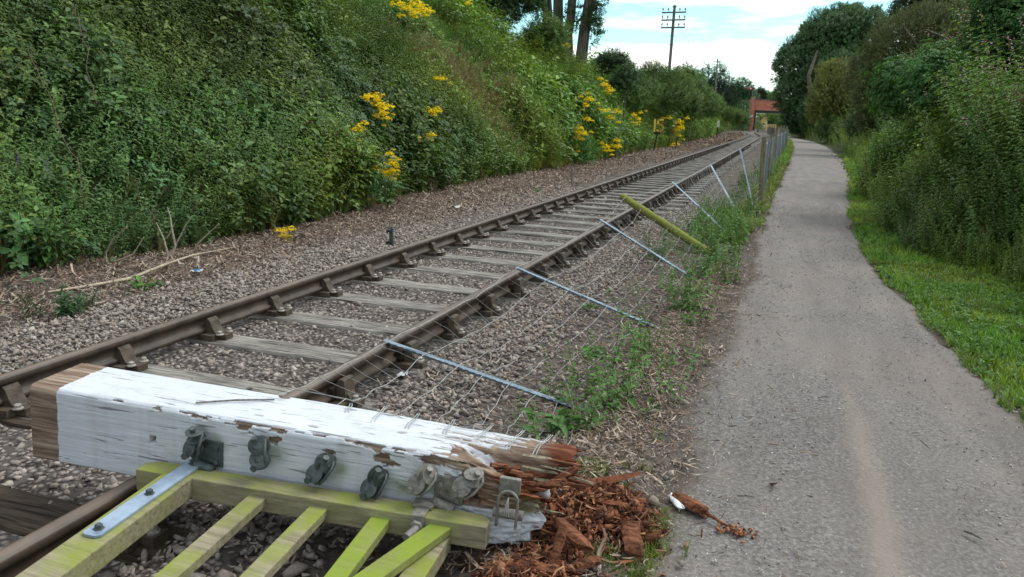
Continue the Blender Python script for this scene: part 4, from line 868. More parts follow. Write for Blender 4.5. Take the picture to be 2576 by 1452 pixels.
# broken bit on the path, its white splinter, and its crumbs
p = G(1738, 1268, .05); h = MB(); chunk(h, p, (.155, .062, .045), -.62, .0, 731); q = G(1820, 1310, .04); h2 = MB().tube([G(1775, 1290, .05), G(1812, 1313, .045), G(1850, 1335, .04)], [.008, .006, .003], 5)
o = h.build('wood_splinter', ROT); tag(o, 'brown broken wood billet lying on the edge of the path', 'wood splinter')
h2.build('sliver', ROT, o)
p = G(1700, 1262, .045); h = MB(); chunk(h, p, (.11, .03, .022), -1.05, 0, 733); tag(h.build('wood_splinter', WHITEP), 'white painted wood flake beside the brown billet on the path', 'wood splinter')
n = 60; p = G(1855, 1340, .03); x, y = rng.normal(p[0], .035, n), rng.normal(p[1], .025, n)
V, F, C = scatter(CH, rng.integers(0, 8, n), np.stack([x, y, zp(x, y)+.005], -1), randrot(n), np.clip(.013*np.exp(rng.normal(0, .4, n)), .005, .022), RC[rng.integers(0, 4, n)]*1.2)
tag(fast('wood_crumbs', V, F, ROTT, col=C), 'small scatter of reddish wood crumbs at the billet tip on the path', 'wood crumbs', kind='stuff')
def stone(px, py, size, lab, el=(1, .75, .4), seed=0, tone=(128, 118, 108)):
    V, F, C = rockproto(900+seed, 16, el); p = G(px, py, .05); z = float(zt(p[0], p[1])) if p[0] < pl(p[1]) else float(zp(p[0], p[1])); p = G(px, py, z+.02)
    o = fast('stone', V*size, F, STONE, col=C*np.array(lin(*tone))); o.location = (p[0], p[1], z+size*el[2]*.3); o.rotation_euler = (0, 0, seed*1.3); return tag(o, lab, 'stone', 'loose stones')
stone(1470, 1220, .17, 'flat grey stone under wood pieces by the broken post end', (1, .75, .3), 1); stone(1642, 1258, .075, 'angular brown grey stone by the white flake at the path edge', (1, .8, .6), 2, (140, 126, 110)); stone(1500, 1420, .045, 'pale pebble beside the square wood piece', (1, .8, .6), 3, (186, 178, 166)); stone(1715, 1410, .04, 'small grey blue stone alone at the path edge', (1, .8, .5), 4); stone(1690, 1185, .06, 'whitish stone in the weeds at the path edge', (1, .7, .5), 5, (170, 160, 148))

# ------------------------------------------------------------------ the wire fence: flattened stretch, then standing stretch
GZ = lambda x, y: float(zt(x, y))
STK = [((2.057, 4.099), (.752, 4.215, .213), 'm'), ((2.207, 6.068), (.84, 6.55, .285), 'm'), ((2.263, 8.263), (1.083, 8.874, .472), 'm'),
       ((2.346, 9.812), (.972, 10.753, .567), 'w'), ((2.365, 11.942), (1.398, 12.733, .662), 'm'), ((2.243, 15.827), (1.641, 16.863, .753), 'm'), ((2.60, 15.9), (2.21, 16.4, 1.13), 'm')]
FEN = thing('wire_fence', 'collapsed wire stock fence leaning over the rail beyond the white gatepost', 'fence', (2.3, 6, 0)); fo = np.array([2.3, 6, 0])
def inf(mb, name, mt, root, off): mb.v = [tuple(np.array(p)-off) for p in mb.v]; return mb.build(name, mt, root)
def steel(a, b, root, off):
    a, b = np.array(a, float), np.array(b, float); d = (b-a)/np.linalg.norm(b-a); n_ = np.cross(d, [0, 0, 1.]); n_ /= np.linalg.norm(n_); q = np.cross(n_, d); h = MB(); ln = np.linalg.norm(b-a)
    h.bar(a, b, .036, .004, q, 0); h.bar(a-q*.014+n_*.016, b-q*.014+n_*.016, .004, .026, q, 0)
    k = int(ln/.045)
    for i in range(k): c = a+d*ln*(i+.5)/k-n_*.020; h.box(c, (.02, .008, .004), Matrix((d, n_, q)).transposed())
    return inf(h, 'metal_stake', GALV, root, off)
def roundpost(a, b, r, mt, root, off, name='wooden_post'):
    a, b = np.array(a, float), np.array(b, float); n_ = 9; h = MB(); P = [a+(b-a)*t for t in np.linspace(0, 1, n_)]
    h.tube(P, [r*(1+.05*math.sin(i*2.3)) for i in range(n_)], 12, True, True); h.v = [tuple(np.array(p)+np.array([mnoise.noise(Vector(p)*14)*.004]*3)) for p in h.v]; return inf(h, name, mt, root, off)
stations = []
tb, vb = topf(690, 993); te, ve = topf(1405, 1114)
stations.append((BP(te, .265, BH*.93), BP(tb, .265, BH+.01)))
for (bx, by), tp, ty in STK:
    a = np.array([bx, by, GZ(bx, by)+.005]); b = np.array(tp)
    if ty == 'm': o = steel(a, b, FEN, fo)
    else: o = roundpost(a, b+(b-a)*.0, .05, MOSSP, FEN, fo)
    if ty == 'w': o['label'] = 'mossy green round timber post leaning over'
    stations.append((np.array([bx, by, GZ(bx, by)+.01]), b-(b-a)*.02+np.array([0, 0, .02])))
stations.append((np.array([2.69, 17.0, .04]), np.array([2.61, 17.0, 1.3])))
ALP = [0, .11, .22, .34, .47, .61, .78, .985]
def nets(st, root, off, seed, per=.17, rad=.0021, slack=1.0):
    r = np.random.default_rng(seed); A_ = np.array([s[0] for s in st]); B_ = np.array([s[1] for s in st]); m = len(st)
    def cr_(P, i, t):
        p0, p1, p2, p3 = P[max(i-1, 0)], P[i], P[i+1], P[min(i+2, m-1)]; lnr = p1*(1-t)+p2*t
        c = .5*((2*p1)+(-p0+p2)*t+(2*p0-5*p1+4*p2-p3)*t*t+(-p0+3*p1-3*p2+p3)*t**3); return lnr*.7+c*.3
    cols = []
    for i in range(m-1):
        k = max(2, int(np.linalg.norm((A_[i]+B_[i]-A_[i+1]-B_[i+1])/2)/per))
        for j in range(k+(1 if i == m-2 else 0)):
            t = j/k; a, b = cr_(A_, i, t), cr_(B_, i, t); col = []; w_ = slack*math.sin(math.pi*t)
            for al in ALP:
                p = a+(b-a)*al; sag = w_*(.10*(1-al)+.16*al*(1-al)*2+.03); p = p+np.array([r.normal(0, .008), r.normal(0, .010), -sag*min(1, np.linalg.norm(A_[i+1]-A_[i])/2.2)+r.normal(0, .008)])
                p = p+np.array([-.10*w_*(1-al)*al*2, 0, 0]); p[2] = max(p[2], GZ(p[0], p[1])+.012+.02*r.random()); col.append(p)
            cols.append(col)
    C_ = np.array(cols); h = MB()
    for j in range(len(ALP)): h.tube(C_[:, j], rad*1.15, 3, False)
    for q in range(len(C_)):
        P = []
        for j in range(len(ALP)-1): P += [C_[q, j], (C_[q, j]+C_[q, j+1])/2+r.normal(0, .008, 3)]
        h.tube(P+[C_[q, -1]], rad, 3, False)
    return inf(h, 'wire_mesh', WIREM, root, off)
nets(stations, FEN, fo, 5)
# standing stretch
SF = thing('wire_fence', 'standing wire stock fence with grey posts running along the path edge', 'fence', (2.7, 17, 0)); so_ = np.array([2.7, 17, 0]); st2 = []; k = 0; y = 17.0
while y < 96:
    x = float(np.interp(y, [17, 24, 33, 45, 60, 85, 96], [2.69, 2.72, 2.86, 3.1, 3.38, 3.55, 3.35])); z = GZ(x, y)
    if k % 3 == 0: roundpost((x, y, z-.1), (x-.03+random.uniform(-.05, .05), y, z+1.36), .05 if k == 0 else .036, POSTW, SF, so_)
    else: steel((x, y, z-.1), (x-.02+random.uniform(-.05, .05), y+random.uniform(-.05, .05), z+1.25), SF, so_)
    st2.append((np.array([x-.04, y, z+.03]), np.array([x-.05, y, z+1.2]))); y += 2.45; k += 1
nets(st2[:8], SF, so_, 6, .26, .0042, .3); nets(st2[7:], SF, so_, 8, .22, .0085, .2)
TF = thing('palisade_fence', 'grey railing fence curving from the path towards the bridge', 'fence', (3, 97, 0)); to = np.array([3.0, 97, 0]); h = MB()
for i in range(46):
    y = 97+i*1.3; x = float(np.interp(y, [97, 108, 120, 135, 160], [3.35, 2.9, 1.9, 1.15, .2])); h.bar((x, y, GZ(x, y)-.05), (x, y, GZ(x, y)+1.2), .05, .04, (0, 1, 0), 0)
inf(h, 'railing', IRONL, TF, to)
for i in range(9):
    y = 97+i*6.5; x = float(np.interp(y, [97, 108, 120, 135, 160], [3.35, 2.9, 1.9, 1.15, .2])); roundpost((x+.1, y, GZ(x, y)-.05), (x+.1, y, GZ(x, y)+1.5), .07, POSTW, TF, to)

# ------------------------------------------------------------------ signs, markers and small posts in the cess
def boxpost(name, x, y, hgt, w_, mt, lab, cat, group=None, caps=None, lean=0):
    z = GZ(x, y); t = thing(name, lab, cat, (x, y, z), 0, group); h = MB().bar((0, 0, -.1), (lean, 0, hgt), w_, w_*.6, (0, 1, 0), .002); h.build('post', mt, t); return t
def glyph(ch, h_, w_, th):
    """strokes of a figure as polylines, front towards -y"""
    if ch == '1': return [[(0, 0), (0, h_)]]
    if ch == '5': return [[(w_*.85, h_), (w_*.12, h_), (w_*.06, h_*.52)], [(w_*.06, h_*.52), (w_*.45, h_*.60), (w_*.80, h_*.50), (w_*.93, h_*.30), (w_*.80, h_*.10), (w_*.45, 0), (w_*.05, h_*.08)]]
x, y = -3.5, 42.5; p = AY(1655, 316, y); z = GZ(x, y); T = thing('speed_sign', 'yellow speed limit figures 15 on a black post beside the track', 'sign', (p[0], y, z))
MB().bar((-.16, .03, -.2), (.0, .03, .95), .07, .04, (0, 1, 0), .004).build('post', BLACK, T)
MB().box((0, .03, .98), (.34, .03, .16), None, .01).build('bracket', BLACK, T)
zb = p[2]-z-.30
for ch, ox in (('1', -.17), ('5', -.03)):
    h = MB()
    for ln in glyph(ch, .60, .32, .09):
        for a, b in zip(ln[:-1], ln[1:]):
            d = np.array(b)-np.array(a); d = d/np.linalg.norm(d)*.035; h.bar((ox+a[0]-d[0], 0, zb+a[1]-d[1]), (ox+b[0]+d[0], 0, zb+b[1]+d[1]), .095, .025, (0, 1, 0), .002)
    h.build('figure_one' if ch == '1' else 'figure_five', YPAINT, T)
p = AY(1708, 320, 52.0); T = thing('speed_sign', 'black backed figure sign on a black post, half hidden by yellow flowers', 'sign', (p[0], 52, GZ(p[0], 52)))
zz = p[2]-T.location.z; MB().bar((-.1, .02, -.2), (0, .02, zz+.3), .07, .04, (0, 1, 0), .004).build('post', BLACK, T); h = MB()
for ln in glyph('5', .62, .34, .08):
    for a, b in zip(ln[:-1], ln[1:]): h.bar((.17-a[0], 0, zz-.05+a[1]), (.17-b[0], 0, zz-.05+b[1]), .09, .025, (0, 1, 0), .002)
h.build('figure', BLACK, T)
p = AY(1807, 312, 92.0); T = thing('marker_post', 'short post with a white plate beside the far track', 'marker', (p[0], 92, GZ(p[0], 92))); zz = p[2]-T.location.z
MB().bar((-.06, .03, -.2), (-.02, .03, zz), .14, .08, (0, 1, 0), .004).build('post', BLACK, T); MB().box((0, 0, zz), (.24, .05, .72), None, .01).build('plate', WHITEP, T)
def wirestake(px, py, hh, lab, bits=False, lean=-.05):
    p = G(px, py, .0); z = GZ(p[0], p[1]); t = thing('metal_stake', lab, 'stake', (p[0], p[1], z), 0, 'small metal stakes beside the track')
    MB().bar((0, 0, -.1), (lean*hh, .0, hh), .045, .006, (0, 1, 0), 0).bar((.012, .02, -.1), (lean*hh+.012, .02, hh), .006, .04, (0, 1, 0), 0).build('post', IRONL if not bits else IRON, t)
    if bits:
        for zz in (.05, .19): MB().lathe([(.012, -.03), (.028, -.02), (.014, 0), (.028, .02), (.012, .03)], (-.035, -.01, zz), (1, 0, .1), 10).build('wheel', BLACK, t)
wirestake(985, 620, .22, 'dark steel stake with two small wheels standing left of the near rail', True); wirestake(1438, 470, .42, 'pale steel stake beside the near foot of the yellow flowers'); wirestake(1595, 415, .42, 'pale steel stake just short of the speed sign', lean=.02)
for px, py in ((1825, 343), (1840, 341), (1846, 338), (1853, 336), (1862, 334)): wirestake(px, py, .9, 'pale stake in the distant row beside the curving rail', lean=.05)

# ------------------------------------------------------------------ telegraph poles and wires
def pole(px, py0, py1, y, arms, aw, lab, rad=.13):
    t_ = AY(px[1], py1, y); b_ = AY(px[0], py0, y); x0 = b_[0]; z0 = GZ(x0, y); top = np.array([t_[0], y, t_[2]]); t = thing('telegraph_pole', lab, 'pole', (x0, y, z0), 0, 'telegraph poles along the embankment')
    base = np.array([x0, y, z0]); MB().tube([(0, 0, -.5), tuple((top-base)*.5), tuple(top-base)], [rad, rad*.9, rad*.75], 10).build('pole', TELEW, t)
    MB().lathe([(rad*1.1, 0), (rad*1.2, .05), (rad*.2, .16)], top-base, (0, 0, 1), 10).build('cap', TELEW, t); ends = []
    for k in range(arms):
        c = top-base-np.array([0, 0, .38+.52*k]); a = MB().box(c+np.array([0, -.13, 0]), (aw, .09, .1), Matrix.Rotation(-.015, 3, 'Y')).build('crossarm', TELEW, t)
        for f_ in (-.46, -.24, .24, .46):
            q = c+np.array([aw*f_, -.13, .05]); i_ = MB().lathe([(.018, 0), (.02, .1), (.05, .11), (.055, .17), (.035, .21), (.04, .25), (.01, .28)], q, (0, 0, 1), 8).build('insulator', IRON if y < 100 else IRONL, t); i_.parent = a; ends.append(base+q+np.array([0, 0, .2]))
    if y < 100:
        for dz in (2.0, 2.6): MB().tube([top-base+np.array([-.28, -.1, -dz]), top-base+np.array([.28, -.1, -dz])], .012, 6).build('step', IRON, t)
    return ends
E1 = pole((1683, 1697), 170, 18, 60, 3, 1.72, 'tall weathered telegraph pole with three crossarms, nearest of the line')
E2 = pole((1800, 1805), 240, 150, 145, 3, 1.7, 'second telegraph pole standing before the dark conifers', .15)
E3 = pole((1820, 1823), 248, 203, 215, 3, 1.6, 'third small telegraph pole between conifers and round tree', .14)
E4 = pole((1858, 1862), 275, 236, 250, 3, 1.5, 'fourth distant telegraph pole just left of the red bridge', .14)
bx_, by_ = -9.0, -6.0
for i in (0, 1, 2, 3, 5, 8):
    a = E1[i]; b = np.array([a[0]-3.5, -8, a[2]+3.6]); P = [a*(1-t)+b*t-np.array([0, 0, 1.0*math.sin(math.pi*t)]) for t in np.linspace(0, 1, 24)]
    tag(MB().tube(P, .006, 3, False).build('telegraph_wire', IRON), 'thin wire rising from the nearest telegraph pole out of the top of view', 'wire', 'overhead telegraph wires')
for i in (1, 3, 6, 10):
    a, b = E1[i], E2[i]; P = [a*(1-t)+b*t-np.array([0, 0, 1.3*math.sin(math.pi*t)]) for t in np.linspace(0, 1, 24)]
    tag(MB().tube(P, .006, 3, False).build('telegraph_wire', IRONL), 'thin wire strung between the nearest and second telegraph poles', 'wire', 'telegraph wires between poles')

# ------------------------------------------------------------------ the bridge and what stands round it
def m_brick():
    m, t, b = mat('red_brick', .9, .2); k = N(t); br = k.n('ShaderNodeTexBrick', {'Vector': k.n('ShaderNodeMapping', {'Vector': k.co('Object'), 'Rotation': (R_(90), 0, 0)}).outputs[0], 'Color1': lin(188, 112, 88), 'Color2': lin(202, 126, 100), 'Mortar': lin(176, 150, 136), 'Scale': 2.2, 'Mortar Size': .012})
    nz = k.noise(k.co('Object'), 1.2, 5); setc(t, b, k.mix(1.0, br.outputs[0], k.ramp(nz, (.3, .75), (.7, 1.15)), 'MULTIPLY')); return m
BRICK = m_brick(); by = 205.0
BRG = thing('road_bridge', 'red brick road bridge on a dark girder crossing the track', 'bridge', (0, by, 0))
xl, xr = AY(1893, 255, by)[0], AY(1964, 255, by)[0]+6; zt_, zg, zg2 = AY(1900, 251, by)[2], AY(1900, 277.5, by)[2], AY(1900, 284, by)[2]; xa0, xa1 = AY(1888, 300, by)[0], AY(1893.5, 300, by)[0]
MB().box(((xl+xr)/2, 0, (zt_+zg)/2), (xr-xl, .5, zt_-zg)).build('parapet', BRICK, BRG)
MB().box(((xl+xr)/2, -.05, zt_+.12), (xr-xl+.1, .7, .24)).build('coping', IRON, BRG)
MB().box(((xl+xr)/2+.3, .1, (zg+zg2)/2), (xr-xl, .7, zg-zg2)).build('girder', BLACK, BRG)
MB().box(((xl+xr)/2, 4.3, (zg+zg2)/2+.1), (xr-xl, 7.5, .3)).build('deck', BLACK, BRG)
MB().box((xa0+.1, 3.6, zt_/2), (xa1-xa0+.9, 8, zt_)).build('abutment', BRICK, BRG)
MB().box((xl+.25, -.3, zt_/2+.1), (.75, .6, zt_+.2)).box((xl+.25, -.3, zt_+.3), (.9, .8, .25)).build('pier', BRICK, BRG)
MB().bar((xl+.75, -.1, 0), (xl+.75, -.1, zg2), .75, .4, (0, 1, 0)).build('column', BLACK, BRG)
MB().box((xr, 3.6, zg2/2), (1.2, 8, zg2)).build('abutment', BRICK, BRG)
p = AY(1888.5, 292, 200); T = thing('sighting_board', 'small round white board on a post beside the bridge column', 'sign', (p[0], 200, GZ(p[0], 200))); zz = p[2]-T.location.z
MB().bar((0, 0, 0), (0, 0, zz), .12, .12, (0, 1, 0)).build('post', BRICK, T); MB().lathe([(.02, -.03), (.45, -.03), (.45, .03), (.02, .03)], (0, -.1, zz), (0, 1, 0), 16).build('board', WHITEP, T)
p = AY(1891, 223, 200); T = thing('semaphore_signal', 'red semaphore signal arm on a white post above the bridge', 'signal', (p[0]+.35, 200, GZ(p[0], 200))); zz = p[2]-T.location.z
RED = m_metal('red_enamel', lin(180, 44, 40), lin(200, 60, 52), .5)
MB().bar((0, 0, 0), (0, 0, zz+.6), .13, .13, (0, 1, 0)).build('post', IRONL, T); MB().box((-.75, -.15, zz), (1.4, .05, .36), None, .02).build('arm', RED, T); MB().box((-.55, -.19, zz), (.28, .04, .3)).build('stripe', WHITEP, T)
MB().lathe([(.2, -.05), (.2, .05)], (.1, -.2, zz), (0, 1, 0), 12).build('spectacle', BLACK, T); MB().bar((0, .1, zz-2.6), (1.0, .1, zz-3.4), .06, .06, (0, 1, 0)).build('stay', IRONL, T)
YW = m_metal('ochre_wall', lin(206, 170, 92), lin(226, 192, 116), .8); ROOFM = m_metal('slate_roof', lin(96, 90, 84), lin(130, 122, 116), .8)
p0, p1 = AY(1913, 318, 265), AY(1928, 318, 265); HS = thing('station_hut', 'small yellow gabled hut seen under the bridge', 'hut', ((p0[0]+p1[0])/2, 265, 0)); hw = (p1[0]-p0[0])/2; e0, e1, eb = AY(1920, 301, 265)[2], AY(1920, 292, 265)[2], AY(1920, 325, 265)[2]-1.5
MB().prism([(-hw, eb), (hw, eb), (hw, e0), (0, e1), (-hw, e0)], 0, 6).build('wall', YW, HS)
rt_ = MB(); [rt_.add([(0, -.3, e1+.2), (sg*(hw+.35), -.3, e0-.1), (sg*(hw+.35), 6.3, e0-.1), (0, 6.3, e1+.2), (0, -.3, e1+.05), (sg*(hw+.3), -.3, e0-.25), (sg*(hw+.3), 6.3, e0-.25), (0, 6.3, e1+.05)], [(0, 1, 2, 3), (4, 5, 6, 7), (0, 1, 5, 4), (3, 2, 6, 7), (1, 2, 6, 5)]) for sg in (-1, 1)]; rt_.build('roof', ROOFM, HS)
wf = MB().box((-.05, -.03, (e0+eb)/2+.6), (hw*1.1, .08, 1.5)).build('window', WHITEP, HS); MB().box((-.05, -.09, (e0+eb)/2+.9), (hw*.95, .04, .45)).build('pane', IRON, HS).parent = wf
p0, p1 = AY(1928, 325, 262), AY(1952, 325, 262); tz0, tz1 = AY(1940, 322, 262)[2], AY(1940, 313, 262)[2]
W2 = thing('platform_wall', 'low ochre wall beside the yellow hut beyond the bridge', 'wall', ((p0[0]+p1[0])/2, 262, 0)); MB().box((0, 0, (tz0+tz1)/2-1), (p1[0]-p0[0], .5, tz1-tz0+2), None, .02).build('panel', YW, W2); MB().box((0, 0, tz1+.05), (p1[0]-p0[0]+.1, .6, .12)).build('coping', IRONL, W2)

# ------------------------------------------------------------------ trees and bushes
def crown(blobs, protos, dens, size, tone, seed, up=.35, shell=.55):
    r = np.random.default_rng(seed); sets = []
    for c, rad in blobs:
        rad = np.array(rad if hasattr(rad, '__len__') else (rad, rad, rad), float); n = int(dens*(rad[0]*rad[2]*4*math.pi)**.95); d = r.normal(size=(n, 3)); d /= np.linalg.norm(d, axis=1, keepdims=True)
        lump = .72+.5*vn(d[:, 0]*2.3+seed, d[:, 1]*2.3, d[:, 2]*2.3, seed); k = (shell+(1-shell)*r.random(n)**.5)*lump; p = np.array(c)+d*rad*k[:, None]
        ax = d+np.array([0, 0, up])+r.normal(0, .45, (n, 3)); s = size*r.uniform(.7, 1.3, n)
        tn = np.array(tone)*r.uniform(.75, 1.25, (n, 1))*(.75+.5*vn(p[:, 0]*.9, p[:, 1]*.9, p[:, 2]*.9, seed+3))[:, None]
        sets.append(scatter(protos, r.integers(0, len(protos), n), p, basis(ax, r.uniform(0, 6.28, n)), s, tn))
    return join(*sets)
def blob(px, py, y, rpx, flat=1.0):
    p = AY(px, py, y); d = np.linalg.norm(p-CAMP); r = rpx/FP*d; return (p, (r, r*.95, r*flat))
TWC = [twig(500+k, 12, .42, .11, .55, np.array([.062, .120, .046]), False) for k in range(4)]
TWO = [twig(510+k, 14, .42, .075, .5, np.array([.110, .130, .042]), False) for k in range(4)]
TWY = [twig(520+k, 14, .4, .08, .5, np.array([.20, .215, .055]), False) for k in range(4)]
TWG = [twig(530+k, 12, .4, .09, .5, np.array([.09, .17, .045]), False) for k in range(4)]
TWF = [twig(540+k, 18, .5, .10, .22, np.array([.03, .055, .03]), False, .6) for k in range(3)]
PIN = [pinnate(550+k, np.array([.060, .145, .032])) for k in range(4)]
def tree(name, label, cat, base, trunks, blobs, protos, dens, size, tone=(1, 1, 1), seed=1, group=None, lm=None, up=.35, shell=.55):
    base = np.array(base, float); t = thing(name, label, cat, base, 0, group)
    h = MB()
    for P, r0, r1 in trunks:
        m = len(P); h.tube([np.array(p)-base for p in P], [r0+(r1-r0)*i/(m-1) for i in range(m)], 10)
    if trunks: h.build('trunk', BARK, t)
    if blobs:
        V, F, C = crown(blobs, protos, dens, size, tone, seed, up, shell); fast('crown', V-base, F, lm or LEAF, t, col=C)
    return t
def gbase(p): return np.array([p[0], p[1], GZ(p[0], p[1])-.05])
# big dark tree right of the path
yb = 118; bl = [blob(q[0]+4, q[1]+16, q[2], q[3]*.86) for q in ((2085, 95, yb, 82), (2155, 85, yb, 78), (2020, 150, yb, 72), (2005, 222, yb-2, 56), (2100, 185, yb-3, 85), (2170, 175, yb, 75), (2000, 278, yb-2, 34), (2050, 265, yb-3, 66), (2130, 262, yb-3, 70), (2190, 240, yb, 60), (2120, 60, yb+2, 60))]
b0 = gbase((8.6, 117, 0)); tk = [([b0, AY(2042, 260, 110), AY(2034, 190, 109), AY(2060, 120, 115)], .42, .16), ([AY(2036, 235, 110), AY(2075, 190, 112), AY(2120, 120, 115)], .2, .08)]
tree('broadleaf_tree', 'large dark green tree filling the sky right of the path', 'tree', b0, tk, bl, TWC, 34, 1.6, (1.25, 1.25, 1.2), 11)
yb = 86; b0 = gbase((7.4, 86, 0)); bl = [blob(*q) for q in ((2100, 195, yb, 42), (2088, 245, yb, 46), (2130, 238, yb, 46), (2062, 275, yb, 30), (2120, 290, yb, 44), (2155, 275, yb, 36))]
tree('bush', 'yellowish green rounded bush in front of the large dark tree', 'bush', b0, [([b0, b0+[.1, 0, 1.2], b0+[0, .1, 2.6]], .08, .03)], bl, TWY, 42, 1.15, (1, 1, 1), 12)
yb = 50; b0 = gbase((9.3, 51, 0)); bl = [blob(*q) for q in ((2195, 190, yb, 56), (2255, 128, yb, 70), (2330, 105, yb, 76), (2405, 92, yb, 76), (2280, 205, yb-1, 78), (2205, 258, yb-1, 52), (2360, 180, yb-1, 82), (2440, 130, yb-2, 66))]
tk = [([b0, b0+[-.3, 0, 1.5], AY(2320, 130, 48), AY(2270, 60, 48.5)], .16, .04), ([b0, b0+[.4, 0, 1.6], AY(2440, 150, 46.5), AY(2380, 95, 46), AY(2330, 75, 46)], .10, .03)]
tree('hawthorn', 'broad olive brown hawthorn bush between the yellowish bush and the bright elders', 'bush', b0, tk, bl, TWO, 62, .88, (1, 1, 1), 13)
yb = 64; b0 = gbase((13, 64, 0)); bl = [blob(*q) for q in ((2290, 34, yb, 40), (2350, 12, yb, 52), (2440, 0, yb, 66), (2540, -20, yb, 80), (2420, -80, yb, 90))]
tree('broadleaf_tree', 'dark tree whose top leans into view above the olive hawthorn', 'tree', b0, [([b0, b0+[0, 0, 3], AY(2430, -10, 64)], .3, .12)], bl, TWC, 30, 1.4, (.9, .8, .9), 14)
yb = 17; b0 = gbase((7.0, 17, 0)); bl = [blob(*q) for q in ((2530, 80, yb, 58), (2470, 135, yb, 42), (2580, 20, yb, 70), (2590, 130, yb, 50), (2520, 10, yb+1, 50), (2640, 60, yb, 90))]
tree('elder_bush', 'bright green elder bush high at the right edge of the bank', 'bush', b0, [([b0, b0+[-.1, 0, 1.2], b0+[.1, .1, 2.4]], .06, .03)], bl, PIN, 42, .60, (1, 1, 1), 15, None, LEAF, .8, .25)
yb = 16; b0 = gbase((5.9, 16.4, 0)); bl = [blob(*q) for q in ((2245, 205, yb, 24), (2262, 238, yb, 30), (2300, 225, yb, 26), (2240, 262, yb, 22))]
tree('elder_sapling', 'young pinnate leaved sapling standing out before the olive hawthorn', 'sapling', b0, [([b0, b0+[-.1, 0, 1.2], AY(2255, 215, 16.2)], .02, .01)], bl, PIN, 85, .55, (1.05, 1.1, 1), 16, None, LEAF, 1.0)
yb = 15; b0 = gbase((6.1, 15, 0)); bl = [blob(*q) for q in ((2340, 195, yb, 34), (2360, 230, yb, 36), (2330, 250, yb, 30), (2385, 215, yb, 34))]
tree('elder_sapling', 'leafy bright sapling between the first sapling and the big elder', 'sapling', b0, [([b0, b0+[0, 0, 1.3], AY(2355, 205, 15.2)], .02, .01)], bl, PIN, 85, .55, (1.0, 1.05, 1), 17, None, LEAF, 1.0)
# trees on top of the left embankment
yt = 46
def trunkpts(pts, y): return [AY(px, py, y) for px, py in pts]
b0 = gbase(AY(1465, 165, yt)); tree('oak_tree', 'rightmost bare trunk of the tall tree row on the embankment', 'tree', b0, [(trunkpts(((1459, 190), (1463, 140), (1470, 80), (1480, 20), (1492, -60), (1500, -200)), yt), .36, .26), (trunkpts(((1484, 5), (1510, -40), (1560, -120)), yt), .12, .05)],
     [blob(1495, 40, yt, 14), blob(1497, 75, yt, 14), blob(1484, 108, yt, 8), blob(1500, 8, yt, 16), blob(1480, 60, yt-.4, 12), (AY(1540, -210, yt), (4.0, 3.5, 3.0)), (AY(1460, -300, yt), (4.0, 4, 3.5))], TWC, 40, 1.0, (1, 1.05, .8), 21)
tree('oak_tree', 'forked trunk second from the right in the embankment tree row', 'tree', gbase(AY(1430, 160, yt)), [(trunkpts(((1426, 175), (1429, 120), (1428, 85), (1436, 45), (1441, -20), (1450, -200)), yt), .32, .22)], [blob(1447, 25, yt, 10), blob(1425, 70, yt, 10), blob(1450, 55, yt, 9), (AY(1420, -260, yt), (3.6, 4, 3.2))], TWC, 40, 1.0, (1, 1.05, .8), 22)
tree('oak_tree', 'straight trunk third from the right in the embankment tree row', 'tree', gbase(AY(1408, 150, yt+.5)), [(trunkpts(((1404, 150), (1404, 70), (1404, 20), (1405, -60), (1400, -220)), yt+.5), .34, .24)], [blob(1418, 30, yt, 8), (AY(1380, -270, yt), (3.6, 3.6, 3))], TWC, 40, 1.0, (1, 1.05, .8), 23)
tree('oak_tree', 'leftmost trunk of the embankment row with a side limb bending left', 'tree', gbase(AY(1384, 140, yt+.8)), [(trunkpts(((1384, 140), (1380, 70), (1377, 20), (1372, -60), (1360, -220)), yt+.8), .33, .22), (trunkpts(((1378, 45), (1366, 18), (1348, 2), (1325, -12), (1290, -60)), yt+.6), .16, .07)], [blob(1345, 5, yt, 12), blob(1330, -2, yt, 14), (AY(1320, -240, yt), (4, 3.6, 3))], TWC, 40, 1.0, (1, 1.05, .8), 24)
yo = 33; b0 = gbase((-11.5, 33, 0)); q = trunkpts(((1085, -60), (1150, -5), (1195, 8), (1240, -4), (1290, -10), (1340, -14)), yo)
tree('oak_tree', 'oak limb with dark lobed leaves hanging in at the top of the embankment', 'tree', b0, [([b0, b0+[.2, 0, 3], q[0]+[-1, 0, 1.5]], .4, .3), ([b0+[.1, 0, 3.5]]+q, .2, .05), (trunkpts(((1195, 8), (1178, 28), (1170, 55)), yo), .10, .03), (trunkpts(((1240, -4), (1262, 25), (1270, 45)), yo), .04, .02)],
     [blob(*z) for z in ((1245, 18, yo, 26), (1275, 35, yo, 22), (1215, 25, yo, 20), (1305, 12, yo, 26), (1345, 0, yo, 24), (1270, 5, yo, 24), (1260, -30, yo, 40), (1320, -35, yo, 40), (1200, -40, yo, 40))]+[(AY(1150, -160, yo), (3, 3, 2.4))], TWC, 85, .72, (.9, .9, .85), 25)
SH = [((1368, 75, 33, 32), (1345, 95, 33, 26), (1390, 105, 33, 34), (1330, 118, 33, 28), (1405, 82, 33, 22)), ((1540, 158, 50, 26), (1562, 172, 50, 26), (1518, 165, 50, 20)), ((1640, 182, 56, 22), (1660, 196, 56, 26), (1622, 200, 56, 22)),
      ((1715, 200, 66, 26), (1740, 215, 66, 30), (1700, 218, 66, 24)), ((1575, 200, 40, 28), (1555, 215, 40, 20)), ((1770, 262, 80, 28), (1795, 268, 82, 24), (1750, 280, 78, 24)), ((1830, 290, 120, 16), (1850, 295, 125, 18), (1868, 300, 130, 14))]
